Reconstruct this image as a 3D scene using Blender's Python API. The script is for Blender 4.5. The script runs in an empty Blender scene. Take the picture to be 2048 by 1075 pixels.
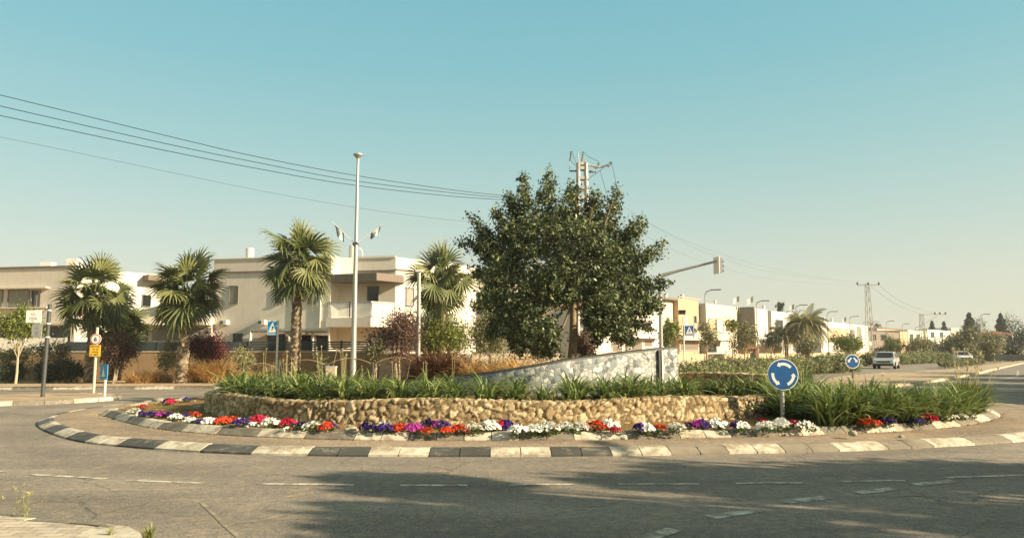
import bpy, math, random
import numpy as np
R = math.radians
rng = np.random.default_rng(7)
random.seed(7)
scene = bpy.context.scene
C = scene.collection

# ------------------------------------------------------------ camera, sky, sun, exposure
FPX, HC, PITCH = 1480.0, 1.6, math.atan(162.5 / 1480.0)
cam_d = bpy.data.cameras.new('camera')
cam = bpy.data.objects.new('camera', cam_d); C.objects.link(cam)
cam.location = (0, 0, HC); cam.rotation_euler = (math.pi / 2 + PITCH, 0, 0)
cam_d.sensor_width = 36.0; cam_d.lens = 36.0 * FPX / 2048.0
cam_d.clip_start = 0.1; cam_d.clip_end = 5000
scene.camera = cam
SUN_EL, SUN_AZ = R(24), R(110)          # azimuth clockwise from +Y (the way we look)
sx, sy = math.sin(SUN_AZ), math.cos(SUN_AZ)
w = bpy.data.worlds.new('World'); scene.world = w; w.use_nodes = True
nt = w.node_tree; nt.nodes.clear()
out = nt.nodes.new('ShaderNodeOutputWorld'); bg = nt.nodes.new('ShaderNodeBackground')
sky = nt.nodes.new('ShaderNodeTexSky'); sky.sky_type = 'NISHITA'; sky.sun_disc = False
sky.sun_elevation = SUN_EL; sky.sun_rotation = SUN_AZ
sky.air_density = 1.0; sky.dust_density = 2.2; sky.ozone_density = 0.6
# clear late-afternoon air: the Nishita sky blended with the teal-to-cream gradient of this evening sky
tcn = nt.nodes.new('ShaderNodeTexCoord'); sep = nt.nodes.new('ShaderNodeSeparateXYZ'); nt.links.new(tcn.outputs['Generated'], sep.inputs[0])
grad = nt.nodes.new('ShaderNodeValToRGB'); nt.links.new(sep.outputs[2], grad.inputs[0])
GS = [(0.0, (.66, .65, .50)), (.09, (.60, .625, .50)), (.17, (.46, .595, .51)), (.26, (.32, .55, .515)), (.36, (.22, .50, .52)), (.48, (.165, .455, .52)), (.75, (.33, .365, .325))]
while len(grad.color_ramp.elements) < len(GS): grad.color_ramp.elements.new(.5)
for e_, (p_, c_) in zip(grad.color_ramp.elements, GS): e_.position = p_; e_.color = (*c_, 1)
sc_ = nt.nodes.new('ShaderNodeVectorMath'); sc_.operation = 'SCALE'; sc_.inputs['Scale'].default_value = 5.7; nt.links.new(grad.outputs[0], sc_.inputs[0])
mxs = nt.nodes.new('ShaderNodeMix'); mxs.data_type = 'RGBA'; mxs.inputs[0].default_value = .82
nt.links.new(sky.outputs[0], mxs.inputs[6]); nt.links.new(sc_.outputs[0], mxs.inputs[7]); nt.links.new(mxs.outputs[2], bg.inputs[0])
bg.inputs[1].default_value = 0.085
nt.links.new(bg.outputs[0], out.inputs[0])
sd = bpy.data.lights.new('sun', 'SUN'); sd.energy = 5.0; sd.angle = R(0.55); sd.color = (1.0, 0.84, 0.63)
so = bpy.data.objects.new('sun', sd); C.objects.link(so)
from mathutils import Vector
so.rotation_euler = Vector((sx * math.cos(SUN_EL), sy * math.cos(SUN_EL), math.sin(SUN_EL))).to_track_quat('Z', 'Y').to_euler()
vs = scene.view_settings
vs.view_transform = 'Standard'; vs.look = 'None'; vs.exposure = 1.24; vs.gamma = 1.0

# ------------------------------------------------------------ photo geometry helpers
cp, sp_ = math.cos(PITCH), math.sin(PITCH)
def ray(px, py):
    a = (px - 1024) / FPX; b = (537.5 - py) / FPX
    return np.array([a, cp - b * sp_, sp_ + b * cp])
def G(px, py, z=0.0):
    d = ray(px, py); t = (z - HC) / d[2]; return np.array([d[0] * t, d[1] * t, z])
def D(px, py, Y):
    d = ray(px, py); t = Y / d[1]; return np.array([d[0] * t, Y, HC + d[2] * t])
def PL(px, py, A, B):                   # the pixel's ray met with the upright plane through A, B
    d = ray(px, py); e = np.array([B[0] - A[0], B[1] - A[1]]); n = np.array([-e[1], e[0]])
    t = (n[0] * A[0] + n[1] * A[1]) / (n[0] * d[0] + n[1] * d[1])
    return np.array([d[0] * t, d[1] * t, HC + d[2] * t])

# ------------------------------------------------------------ materials
MATS = {}
def srgb(h):
    h = h.lstrip('#'); c = [int(h[i:i + 2], 16) / 255 for i in (0, 2, 4)]
    return tuple(x / 12.92 if x <= .04045 else ((x + .055) / 1.055) ** 2.4 for x in c)
def base_mat(name):
    m = bpy.data.materials.new(name); m.use_nodes = True
    n = m.node_tree.nodes; l = m.node_tree.links
    p = n['Principled BSDF']; MATS[name] = m
    return m, n, l, p
def ramp(n, stops, interp='LINEAR'):
    r = n.new('ShaderNodeValToRGB'); r.color_ramp.interpolation = interp
    e = r.color_ramp.elements
    while len(e) < len(stops): e.new(0.5)
    for i, (pos, col) in enumerate(stops):
        e[i].position = pos; e[i].color = (*col[:3], 1)
    return r
def noise(n, l, scale, detail=4, rough=.6, coord=None, vec=None):
    t = n.new('ShaderNodeTexNoise'); t.inputs['Scale'].default_value = scale
    t.inputs['Detail'].default_value = detail; t.inputs['Roughness'].default_value = rough
    if vec is not None: l.new(vec, t.inputs['Vector'])
    return t
def world_pos(n):
    g = n.new('ShaderNodeNewGeometry'); return g.outputs['Position']
def mixc(n, l, fac, a, b, mode='MIX'):
    m = n.new('ShaderNodeMix'); m.data_type = 'RGBA'; m.blend_type = mode
    for i, v in ((0, fac), (6, a), (7, b)):
        if hasattr(v, 'links'): l.new(v, m.inputs[i])
        elif i == 0: m.inputs[0].default_value = v
        else: m.inputs[i].default_value = (*v[:3], 1)
    return m.outputs[2]
def math_(n, l, op, a, b=None, clamp=False):
    m = n.new('ShaderNodeMath'); m.operation = op; m.use_clamp = clamp
    for i, v in ((0, a), (1, b)):
        if v is None: continue
        if hasattr(v, 'links'): l.new(v, m.inputs[i])
        else: m.inputs[i].default_value = v
    return m.outputs[0]
def bump(n, l, p, h, strength=.4, dist=.02):
    b = n.new('ShaderNodeBump'); b.inputs['Strength'].default_value = strength
    b.inputs['Distance'].default_value = dist
    l.new(h, b.inputs['Height']); l.new(b.outputs[0], p.inputs['Normal'])
def plain(name, col, rough=.6, var=.15, scale=6., metal=0., bumpd=0., grime=0.):
    m, n, l, p = base_mat(name)
    if isinstance(col, str): col = srgb(col)
    pos = world_pos(n)
    a = noise(n, l, scale, 5, .65, vec=pos)
    lo = tuple(c * (1 - var) for c in col); hi = tuple(min(1, c * (1 + var)) for c in col)
    r = ramp(n, [(.3, lo), (.7, hi)]); l.new(a.outputs[0], r.inputs[0])
    c = r.outputs[0]
    if grime:
        mp = n.new('ShaderNodeMapping'); mp.inputs['Scale'].default_value = (3, 3, .35); l.new(pos, mp.inputs[0])
        g = noise(n, l, 1.6, 6, .7, vec=mp.outputs[0])
        gr = ramp(n, [(.5, (0, 0, 0)), (.75, (1, 1, 1))]); l.new(g.outputs[0], gr.inputs[0])
        f = math_(n, l, 'MULTIPLY', gr.outputs[0], grime)
        c = mixc(n, l, f, c, tuple(x * .45 for x in col))
    l.new(c, p.inputs['Base Color'])
    p.inputs['Roughness'].default_value = rough; p.inputs['Metallic'].default_value = metal
    if bumpd: bump(n, l, p, a.outputs[0], .5, bumpd)
    return m
def leafmat(name, dark, mid, light, trans=.25, rough=.55, spec=.4):
    m, n, l, p = base_mat(name)
    at = n.new('ShaderNodeAttribute'); at.attribute_name = 'tint'
    r = ramp(n, [(0, srgb(dark)), (.5, srgb(mid)), (1, srgb(light))]); l.new(at.outputs['Fac'], r.inputs[0])
    l.new(r.outputs[0], p.inputs['Base Color']); p.inputs['Roughness'].default_value = rough
    p.inputs['Specular IOR Level'].default_value = spec
    tr = n.new('ShaderNodeBsdfTranslucent'); l.new(r.outputs[0], tr.inputs[0])
    mx = n.new('ShaderNodeMixShader'); mx.inputs[0].default_value = trans
    l.new(p.outputs[0], mx.inputs[1]); l.new(tr.outputs[0], mx.inputs[2])
    l.new(mx.outputs[0], n['Material Output'].inputs[0])
    return m

# road: dusty worn asphalt
def road_mat(name, c1, c2, c3, dusty):
    m, n, l, p = base_mat(name); pos = world_pos(n)
    mp = n.new('ShaderNodeMapping'); mp.inputs['Scale'].default_value = (.28, 1.1, 1); mp.inputs['Rotation'].default_value = (0, 0, .06); l.new(pos, mp.inputs[0])
    a = noise(n, l, .8, 7, .62, vec=mp.outputs[0])
    r = ramp(n, [(.3, c1), (.5, c2), (.72, c3)]); l.new(a.outputs[0], r.inputs[0])
    b = noise(n, l, 42, 3, .8, vec=pos)
    rb = ramp(n, [(.32, (.5, .5, .5)), (.5, (.95, .95, .95)), (.68, (1.45, 1.42, 1.35))]); l.new(b.outputs[0], rb.inputs[0])
    c = mixc(n, l, .85, r.outputs[0], rb.outputs[0], 'MULTIPLY')
    b2 = noise(n, l, 11, 5, .8, vec=pos); rb2 = ramp(n, [(.36, (.68, .68, .67)), (.64, (1.28, 1.26, 1.22))]); l.new(b2.outputs[0], rb2.inputs[0]); c = mixc(n, l, .9, c, rb2.outputs[0], 'MULTIPLY')
    d = noise(n, l, 3.1, 6, .75, vec=pos)
    rd = ramp(n, [(.52, (0, 0, 0)), (.7, (1, 1, 1))]); l.new(d.outputs[0], rd.inputs[0])
    c = mixc(n, l, math_(n, l, 'MULTIPLY', rd.outputs[0], dusty), c, srgb('#c9ab80'))
    vd = n.new('ShaderNodeVectorMath'); vd.operation = 'DISTANCE'; l.new(pos, vd.inputs[0]); vd.inputs[1].default_value = (1, 21, 0)
    wb = noise(n, l, .55, 3, .6, vec=pos); dd_ = math_(n, l, 'ADD', vd.outputs['Value'], math_(n, l, 'MULTIPLY', wb.outputs[0], 1.1)); sn = math_(n, l, 'SINE', math_(n, l, 'MULTIPLY', dd_, 3.3))
    rs_ = ramp(n, [(.0, (.84, .84, .83)), (1, (1.08, 1.07, 1.05))]); l.new(math_(n, l, 'ADD', math_(n, l, 'MULTIPLY', sn, .5), .5), rs_.inputs[0]); c = mixc(n, l, .8, c, rs_.outputs[0], 'MULTIPLY')
    st = noise(n, l, 1.9, 4, .75, vec=pos); rst = ramp(n, [(.62, (0, 0, 0)), (.74, (1, 1, 1))]); l.new(st.outputs[0], rst.inputs[0]); c = mixc(n, l, math_(n, l, 'MULTIPLY', rst.outputs[0], .35), c, (.07, .063, .052))
    # fine cracks
    v = n.new('ShaderNodeTexVoronoi'); v.feature = 'DISTANCE_TO_EDGE'; v.inputs['Scale'].default_value = .55
    wn = noise(n, l, 2.5, 5, .7, vec=pos)
    wv = mixc(n, l, .22, pos, wn.outputs[1]); l.new(wv, v.inputs['Vector'])
    rv = ramp(n, [(0, (.45, .45, .45)), (.006, (1, 1, 1))]); l.new(v.outputs[0], rv.inputs[0])
    cm = noise(n, l, .35, 2, .5, vec=pos); rc = ramp(n, [(.45, (0, 0, 0)), (.6, (1, 1, 1))]); l.new(cm.outputs[0], rc.inputs[0])
    c2_ = mixc(n, l, 1.0, c, rv.outputs[0], 'MULTIPLY')
    c = mixc(n, l, rc.outputs[0], c, c2_)
    # white stone chips
    vc = n.new('ShaderNodeTexVoronoi'); vc.inputs['Scale'].default_value = 16; l.new(pos, vc.inputs['Vector'])
    rch = ramp(n, [(.09, (1, 1, 1)), (.13, (0, 0, 0))]); l.new(vc.outputs[0], rch.inputs[0])
    sel = math_(n, l, 'GREATER_THAN', noise(n, l, 5, 2, .5, vec=pos).outputs[0], .56)
    c = mixc(n, l, math_(n, l, 'MULTIPLY', math_(n, l, 'MULTIPLY', rch.outputs[0], sel), .45), c, srgb('#d8c8a8'))
    l.new(c, p.inputs['Base Color']); p.inputs['Roughness'].default_value = .85
    p.inputs['Specular IOR Level'].default_value = .25
    h = math_(n, l, 'ADD', b.outputs[0], math_(n, l, 'MULTIPLY', wn.outputs[0], .6))
    bump(n, l, p, h, .55, .012)
    return m
M_road = road_mat('asphalt', (.172, .152, .122), (.228, .198, .156), (.275, .238, .186), .35)
M_apron = road_mat('apron_asphalt', (.22, .172, .118), (.29, .225, .155), (.35, .27, .18), .45)
def ground_mat(name, cols, sc=1.2, bd=.05):
    m, n, l, p = base_mat(name); pos = world_pos(n)
    a = noise(n, l, sc, 8, .7, vec=pos)
    k = len(cols)
    r = ramp(n, [(.3 + .4 * i / (k - 1), srgb(c)) for i, c in enumerate(cols)]); l.new(a.outputs[0], r.inputs[0])
    b = noise(n, l, sc * 18, 4, .7, vec=pos); rb = ramp(n, [(.3, (.55, .55, .55)), (.7, (1.35, 1.3, 1.2))]); l.new(b.outputs[0], rb.inputs[0])
    l.new(mixc(n, l, .9, r.outputs[0], rb.outputs[0], 'MULTIPLY'), p.inputs['Base Color'])
    p.inputs['Roughness'].default_value = .95; p.inputs['Specular IOR Level'].default_value = .1
    bump(n, l, p, math_(n, l, 'ADD', b.outputs[0], a.outputs[0]), .8, bd)
    return m
M_ground = ground_mat('dry_ground', ['#7d6243', '#a3845c', '#b99a6c', '#8f8152'], .6)
M_soil = ground_mat('planter_soil', ['#4a3722', '#765a38', '#92744a', '#6f6a38', '#a88a58'], 1.5)
M_litter = plain('litter', '#8a7048', .9, .5, 9)
def paver_mat(name, c1, c2, w_=.2, h_=.1):
    m, n, l, p = base_mat(name); pos = world_pos(n)
    b = n.new('ShaderNodeTexBrick'); b.inputs['Scale'].default_value = 1; b.inputs['Brick Width'].default_value = w_
    b.inputs['Row Height'].default_value = h_; b.inputs['Mortar Size'].default_value = .006; l.new(pos, b.inputs['Vector'])
    b.inputs['Color1'].default_value = (*srgb(c1), 1); b.inputs['Color2'].default_value = (*srgb(c2), 1)
    b.inputs['Mortar'].default_value = (*[x * .4 for x in srgb(c1)], 1)
    a = noise(n, l, 3, 6, .7, vec=pos); ra = ramp(n, [(.3, (.65, .65, .65)), (.7, (1.2, 1.15, 1.1))]); l.new(a.outputs[0], ra.inputs[0])
    l.new(mixc(n, l, .9, b.outputs[0], ra.outputs[0], 'MULTIPLY'), p.inputs['Base Color']); p.inputs['Roughness'].default_value = .9
    bump(n, l, p, a.outputs[0], .4, .01)
    return m
M_paver = paver_mat('concrete_pavers', '#bfb39c', '#ab9c84')
M_side = paver_mat('pavement_slabs', '#b09a78', '#a08b6c', .5, .5)
def paint_mat(name, col, under, wear=.45, bd=.004):
    m, n, l, p = base_mat(name); pos = world_pos(n)
    a = noise(n, l, 5, 8, .75, vec=pos)
    r = ramp(n, [(wear, (1, 1, 1)), (wear + .12, (0, 0, 0))]); l.new(a.outputs[0], r.inputs[0])
    s = noise(n, l, 1.5, 5, .6, vec=pos); rs = ramp(n, [(.35, (.7, .69, .66)), (.65, (1.05, 1.05, 1.05))]); l.new(s.outputs[0], rs.inputs[0])
    c = mixc(n, l, r.outputs[0], srgb(col), srgb(under))
    l.new(mixc(n, l, 1, c, rs.outputs[0], 'MULTIPLY'), p.inputs['Base Color']); p.inputs['Roughness'].default_value = .75
    bump(n, l, p, a.outputs[0], .5, bd)
    return m
M_kwhite = paint_mat('kerb_white_paint', '#c9bea6', '#9c8e74', .42)
M_kgrey = paint_mat('kerb_bare_concrete', '#928670', '#736b5a', .5)
M_kblack = paint_mat('kerb_black_paint', '#4b4a42', '#7c7565', .36)
M_kworn = paint_mat('kerb_worn_paint', '#57564c', '#8a7f6a', .55)
M_kred = paint_mat('kerb_red_paint', '#8c3a2a', '#8b8371', .4)
M_line = paint_mat('road_line_paint', '#cfc7b0', '#8b7d66', .45, .001)
def stone_mat():
    m, n, l, p = base_mat('limestone_blocks'); pos = world_pos(n)
    at = n.new('ShaderNodeAttribute'); at.attribute_name = 'tint'
    r = ramp(n, [(0, srgb('#76654b')), (.12, srgb('#8f7d60')), (.22, srgb('#94805f')), (.45, srgb('#b39d78')), (.7, srgb('#c6b48f')), (.9, srgb('#d0c09e')), (1, srgb('#b0834e'))]); l.new(at.outputs['Fac'], r.inputs[0])
    a = noise(n, l, 14, 8, .75, vec=pos); ra = ramp(n, [(.3, (.6, .58, .54)), (.68, (1.2, 1.2, 1.18))]); l.new(a.outputs[0], ra.inputs[0])
    l.new(mixc(n, l, 1, r.outputs[0], ra.outputs[0], 'MULTIPLY'), p.inputs['Base Color']); p.inputs['Roughness'].default_value = .95
    p.inputs['Specular IOR Level'].default_value = .1
    bump(n, l, p, a.outputs[0], .9, .03)
    return m
M_stone = stone_mat()
def mosaic_mat():
    m, n, l, p = base_mat('broken_tile_mosaic')
    uv = n.new('ShaderNodeUVMap').outputs[0]
    nz = noise(n, l, 5, 3, .6, vec=uv); wv = mixc(n, l, .09, uv, nz.outputs[1])
    v = n.new('ShaderNodeTexVoronoi'); v.inputs['Scale'].default_value = 10.5; l.new(wv, v.inputs['Vector'])
    e = n.new('ShaderNodeTexVoronoi'); e.feature = 'DISTANCE_TO_EDGE'; e.inputs['Scale'].default_value = 10.5; l.new(wv, e.inputs['Vector'])
    sp = n.new('ShaderNodeSeparateColor'); l.new(v.outputs['Color'], sp.inputs[0])
    r = ramp(n, [(0, srgb('#464f4e')), (.2, srgb('#6f7774')), (.4, srgb('#98998f')), (.55, srgb('#b9b6a8')), (.86, srgb('#87847a'))], 'CONSTANT'); l.new(sp.outputs[0], r.inputs[0])
    r2 = ramp(n, [(0, srgb('#3b4b4e')), (.3, srgb('#5d6b6d')), (.5, srgb('#7d8785')), (.72, srgb('#4b5b5e')), (.9, srgb('#9a9d96'))], 'CONSTANT'); l.new(sp.outputs[0], r2.inputs[0])
    su = n.new('ShaderNodeSeparateXYZ'); l.new(uv, su.inputs[0])
    wob = math_(n, l, 'ADD', su.outputs[0], math_(n, l, 'MULTIPLY', noise(n, l, 1.1, 3, .6, vec=uv).outputs[0], 2.6))
    f = ramp(n, [(.40, (1, 1, 1)), (.52, (0, 0, 0))]); l.new(math_(n, l, 'DIVIDE', wob, 9), f.inputs[0])
    c = mixc(n, l, f.outputs[0], r.outputs[0], r2.outputs[0])  # darker bluish tiles toward the left put the wall's shading into the colour
    ge = ramp(n, [(.05, (0, 0, 0)), (.09, (1, 1, 1))]); l.new(e.outputs[0], ge.inputs[0])
    c = mixc(n, l, ge.outputs[0], srgb('#7c7b72'), c)
    l.new(c, p.inputs['Base Color']); p.inputs['Roughness'].default_value = .45
    bump(n, l, p, ge.outputs[0], .7, .01)
    return m
M_mosaic = mosaic_mat()
M_bark = plain('bark', '#8f7d62', .95, .35, 12, bumpd=.03)
M_bark2 = plain('pale_bark', '#a8977b', .95, .25, 14, bumpd=.02)
def palmbark():
    m, n, l, p = base_mat('palm_trunk'); pos = world_pos(n)
    at = n.new('ShaderNodeAttribute'); at.attribute_name = 'tint'
    r = ramp(n, [(0, srgb('#41362a')), (.5, srgb('#7a6850')), (1, srgb('#a8977c'))]); l.new(at.outputs['Fac'], r.inputs[0])
    l.new(r.outputs[0], p.inputs['Base Color']); p.inputs['Roughness'].default_value = .95
    return m
M_palmbark = palmbark()
L_tree = leafmat('tree_leaves', '#1e2614', '#444f2b', '#9aa06c', .12, .5, .3)
L_palm = leafmat('palm_fronds', '#353e1e', '#515c2d', '#8f8d58', .25)
L_palmdead = leafmat('dead_fronds', '#6b4f2c', '#94734a', '#b8976a', .2)
L_strap = leafmat('strap_leaves', '#323e1c', '#647738', '#aab068', .24)
L_olive = leafmat('olive_leaves', '#4c4d30', '#74734c', '#a39c6c', .2)
L_green = leafmat('green_leaves', '#38461c', '#66702c', '#9a9c48', .3)
L_dark = leafmat('dark_leaves', '#20281a', '#343f26', '#57603a', .12)
L_red = leafmat('red_leaves', '#38161a', '#5c2826', '#7a4034', .2)
L_brown = leafmat('brown_leaves', '#33241c', '#5a4032', '#86664c', .2)
L_ochre = leafmat('dry_grass', '#9c7440', '#c8a062', '#e2c88e', .4, .7, .1)
L_russet = leafmat('russet_grass', '#3a241b', '#684533', '#96704f', .2)
L_grey = leafmat('grey_green_leaves', '#4e5530', '#7a8050', '#a8a672', .2)
L_stalk = leafmat('dry_stalks', '#8d8355', '#b3a673', '#cdbf90', .1)
L_weed = leafmat('weed_leaves', '#5c6330', '#858848', '#b3ab62', .3)
BL = {k: leafmat('petals_' + k, *v, .25, .7, .2) for k, v in dict(
    white=('#c9c6b4', '#e6e2d4', '#f4f1e8'), red=('#8e1c10', '#c22f18', '#dc4a26'), crimson=('#7c0c26', '#b01638', '#cf2c50'),
    purple=('#1f0f38', '#331a5c', '#4c2a7c'), magenta=('#6c1060', '#9c2484', '#c24aa4'), coral=('#a82418', '#cc3a22', '#d8502e')).items()}
M_metal = plain('galvanised_steel', '#a8a69a', .45, .12, 8, .6)
M_dkmetal = plain('dark_steel', '#4a4a46', .5, .15, 8, .3)
M_whitem = plain('white_metal', '#cfcabc', .5, .08, 6)
M_black = plain('black_plastic', '#1c1e1e', .5, .1, 6)
M_conc = plain('pylon_concrete', '#b3b0a6', .9, .15, 3, bumpd=.01, grime=.3)
M_wire = plain('cable', '#26393f', .7, .05)
M_insul = plain('insulator', '#6b6d68', .4, .1)
M_blue = plain('sign_blue', '#054d82', .45, .08, 5)
M_blue2 = plain('sign_light_blue', '#0e86b4', .45, .08, 5)
M_swhite = plain('sign_white', '#dcd8cc', .5, .05, 5)
M_sred = plain('sign_red', '#b4402c', .5, .1)
M_syel = plain('sign_yellow', '#e0b02e', .5, .08)
M_sgrey = plain('sign_grey', '#8e9088', .5, .05)
M_ink = plain('sign_ink', '#2c2c28', .6, .05)
M_glass = plain('window_glass', '#1d2222', .12, .1)
M_shut = plain('shutter_slats', '#8c8472', .6, .06, 4)
M_frame = plain('window_frame', '#6f6a60', .5, .06)
M_stuc = plain('grey_stucco', '#cdc2ae', .9, .05, 2.5, bumpd=.003, grime=.18)
M_stucw = plain('white_stucco', '#cbc2b0', .9, .04, 2.5, bumpd=.003, grime=.14)
M_stucc = plain('cream_stucco', '#c8baa0', .9, .05, 2, grime=.1)
M_stuco = plain('orange_stucco', '#b59a76', .9, .05, 2, grime=.1)
M_stucg = plain('stone_grey_stucco', '#79746a', .9, .06, 2, grime=.15)
M_taupe = plain('taupe_slab', '#74685a', .9, .06, 2, grime=.2)
M_tile = plain('roof_tiles', '#a0563a', .85, .25, 5)
M_gwall = plain('brown_garden_wall', '#87704f', .95, .12, 1.2, bumpd=.006, grime=.35)
M_cap = plain('wall_cap', '#b8a789', .9, .1, 2)
M_slat = plain('dark_slat_fence', '#2f3738', .6, .1, 3)
M_wood = plain('playhouse_wood', '#9c5c30', .8, .2, 6)
M_cstone = plain('cream_low_wall', '#b09b7a', .9, .12, 3)
M_car = plain('silver_paint', '#c6c3ba', .3, .03, 2, .5)
M_carw = plain('white_paint', '#d8d6ce', .3, .03, 2)
M_tyre = plain('tyre_rubber', '#1b1b1a', .85, .1)
M_hl = plain('headlight_glass', '#dfe2da', .15, .03)
M_rock = plain('rock', '#9c9078', .95, .3, 8, bumpd=.04)
M_tank = plain('tank_white', '#c4c0b4', .45, .05)
M_rglass = plain('railing_glass', '#a59a80', .15, .05)
M_flagb = plain('flag_blue', '#15607f', .8, .05)
M_flagw = plain('flag_cloth', '#b9b8ac', .8, .05)

# ------------------------------------------------------------ mesh helpers
def tag(o, label=None, cat=None, group=None, kind=None):
    if label: o['label'] = label
    if cat: o['category'] = cat
    if group: o['group'] = group
    if kind: o['kind'] = kind
    return o
def empty(name, loc=(0, 0, 0), label=None, cat=None, group=None):
    o = bpy.data.objects.new(name, None); C.objects.link(o); o.location = [float(v) for v in loc]
    o.empty_display_size = .1
    return tag(o, label, cat, group)
def link(name, me, parent=None, world=True):
    o = bpy.data.objects.new(name, me); C.objects.link(o)
    if parent is not None:
        o.parent = parent
        if world: o.location = -parent.location       # geometry given in world coordinates
    return o
def mesh_np(name, V, F, mats, tint=None, mi=None, smooth=False):
    me = bpy.data.meshes.new(name)
    if isinstance(F, np.ndarray):
        V = np.asarray(V, dtype=np.float32); k = F.shape[1]
        me.vertices.add(len(V)); me.vertices.foreach_set('co', V.ravel())
        me.loops.add(F.size); me.loops.foreach_set('vertex_index', F.astype(np.int32).ravel())
        me.polygons.add(len(F)); me.polygons.foreach_set('loop_start', np.arange(0, F.size, k, dtype=np.int32))
        me.update(calc_edges=True)
    else:
        me.from_pydata([tuple(map(float, v)) for v in V], [], F); me.update()
    for m in (mats if isinstance(mats, (list, tuple)) else [mats]): me.materials.append(m)
    if mi is not None: me.polygons.foreach_set('material_index', np.asarray(mi, dtype=np.int32))
    if tint is not None:
        a = me.attributes.new('tint', 'FLOAT', 'POINT'); a.data.foreach_set('value', np.asarray(tint, dtype=np.float32))
    if smooth: me.polygons.foreach_set('use_smooth', np.ones(len(me.polygons), dtype=bool))
    return me
class MB:
    def __init__(s): s.v = []; s.f = []; s.m = []; s.t = []
    def quad(s, a, b, c, d, mi=0):
        i = len(s.v); s.v += [a, b, c, d]; s.f.append((i, i + 1, i + 2, i + 3)); s.m.append(mi)
    def poly(s, pts, mi=0):
        i = len(s.v); s.v += [tuple(p) for p in pts]; s.f.append(tuple(range(i, i + len(pts)))); s.m.append(mi)
    def prism(s, poly, z0, z1, mi=0):
        poly = [(float(p[0]), float(p[1])) for p in poly]
        area = sum(poly[i][0] * poly[(i + 1) % len(poly)][1] - poly[(i + 1) % len(poly)][0] * poly[i][1] for i in range(len(poly)))
        if area < 0: poly = poly[::-1]
        n = len(poly); i = len(s.v)
        s.v += [(x, y, z0) for x, y in poly] + [(x, y, z1) for x, y in poly]
        s.f.append(tuple(range(i + n - 1, i - 1, -1))); s.f.append(tuple(range(i + n, i + 2 * n)))
        for k in range(n):
            a, b = i + k, i + (k + 1) % n; s.f.append((a, b, b + n, a + n))
        s.m += [mi] * (n + 2)
    def box(s, c, h, rz=0, mi=0):
        ca, sa = math.cos(rz), math.sin(rz)
        p = [(c[0] + x * h[0] * ca - y * h[1] * sa, c[1] + x * h[0] * sa + y * h[1] * ca) for x, y in ((-1, -1), (1, -1), (1, 1), (-1, 1))]
        s.prism(p, c[2] - h[2], c[2] + h[2], mi)
    def tube(s, pts, rad, k=8, mi=0, cap=True):
        pts = [np.array(p, float) for p in pts]
        if not hasattr(rad, '__len__'): rad = [rad] * len(pts)
        base = len(s.v); ref = None
        for i, p in enumerate(pts):
            d = pts[min(i + 1, len(pts) - 1)] - pts[max(i - 1, 0)]; d = d / (np.linalg.norm(d) + 1e-9)
            if ref is None: ref = np.array([0, 0, 1.]) if abs(d[2]) < .9 else np.array([1., 0, 0])
            u = np.cross(d, ref); u /= np.linalg.norm(u) + 1e-9; v = np.cross(d, u)
            ref = np.cross(u, d)
            for j in range(k):
                a = 2 * math.pi * j / k; s.v.append(tuple(p + rad[i] * (math.cos(a) * u + math.sin(a) * v)))
        for i in range(len(pts) - 1):
            for j in range(k):
                a = base + i * k + j; b = base + i * k + (j + 1) % k
                s.f.append((a, a + k, b + k, b)); s.m.append(mi)
        if cap:
            s.f.append(tuple(range(base, base + k))); s.m.append(mi)
            e = base + (len(pts) - 1) * k; s.f.append(tuple(range(e + k - 1, e - 1, -1))); s.m.append(mi)
    def build(s, name, mats, parent=None, smooth=False, world=True):
        me = mesh_np(name, s.v, s.f, mats, mi=s.m, smooth=smooth)
        return link(name, me, parent, world)
def wallbox(mb, A, B, px0, py0, px1, py1, proud=.06, back=.05, mi=0):
    """box on the upright wall plane A-B whose corners show at these pixels of the photo"""
    a = PL(px0, py1, A, B); b = PL(px1, py1, A, B); z1 = (PL(px0, py0, A, B)[2] + PL(px1, py0, A, B)[2]) / 2; z0 = (a[2] + b[2]) / 2
    e = np.array([B[0] - A[0], B[1] - A[1]]); e /= np.linalg.norm(e); n = np.array([e[1], -e[0]])
    if n @ np.array([-(A[0] + B[0]) / 2, -(A[1] + B[1]) / 2]) < 0: n = -n
    p0, p1 = a[:2], b[:2]
    mb.prism([p0 + n * proud, p1 + n * proud, p1 - n * back, p0 - n * back], z0, z1, mi)
def window(parent, A, B, px0, py0, px1, py1, pane='glass', fr=None, t=1.0, base=0.0, slats=0):
    mb = MB(); fr = fr or M_frame
    wallbox(mb, A, B, px0 - t, py0 - t, px1 + t, py0, base + .07)
    wallbox(mb, A, B, px0 - t, py1, px1 + t, py1 + t, base + .11)
    wallbox(mb, A, B, px0 - t, py0, px0, py1, base + .066)
    wallbox(mb, A, B, px1, py0, px1 + t, py1, base + .066)
    w_ = mb.build('window', fr, parent)
    m2 = MB(); wallbox(m2, A, B, px0, py0, px1, py1, base + .02)
    if slats:
        for i in range(slats):
            y = py0 + (py1 - py0) * (i + .5) / slats; wallbox(m2, A, B, px0 + .2, y - .25, px1 - .2, y + .25, base + .035)
    p = m2.build('shutter' if pane == 'shutter' else 'pane', M_shut if pane == 'shutter' else (M_glass if pane == 'glass' else pane))
    p.parent = w_
    return w_
def frange(a, b, s):
    while a < b: yield a; a += s

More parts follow.
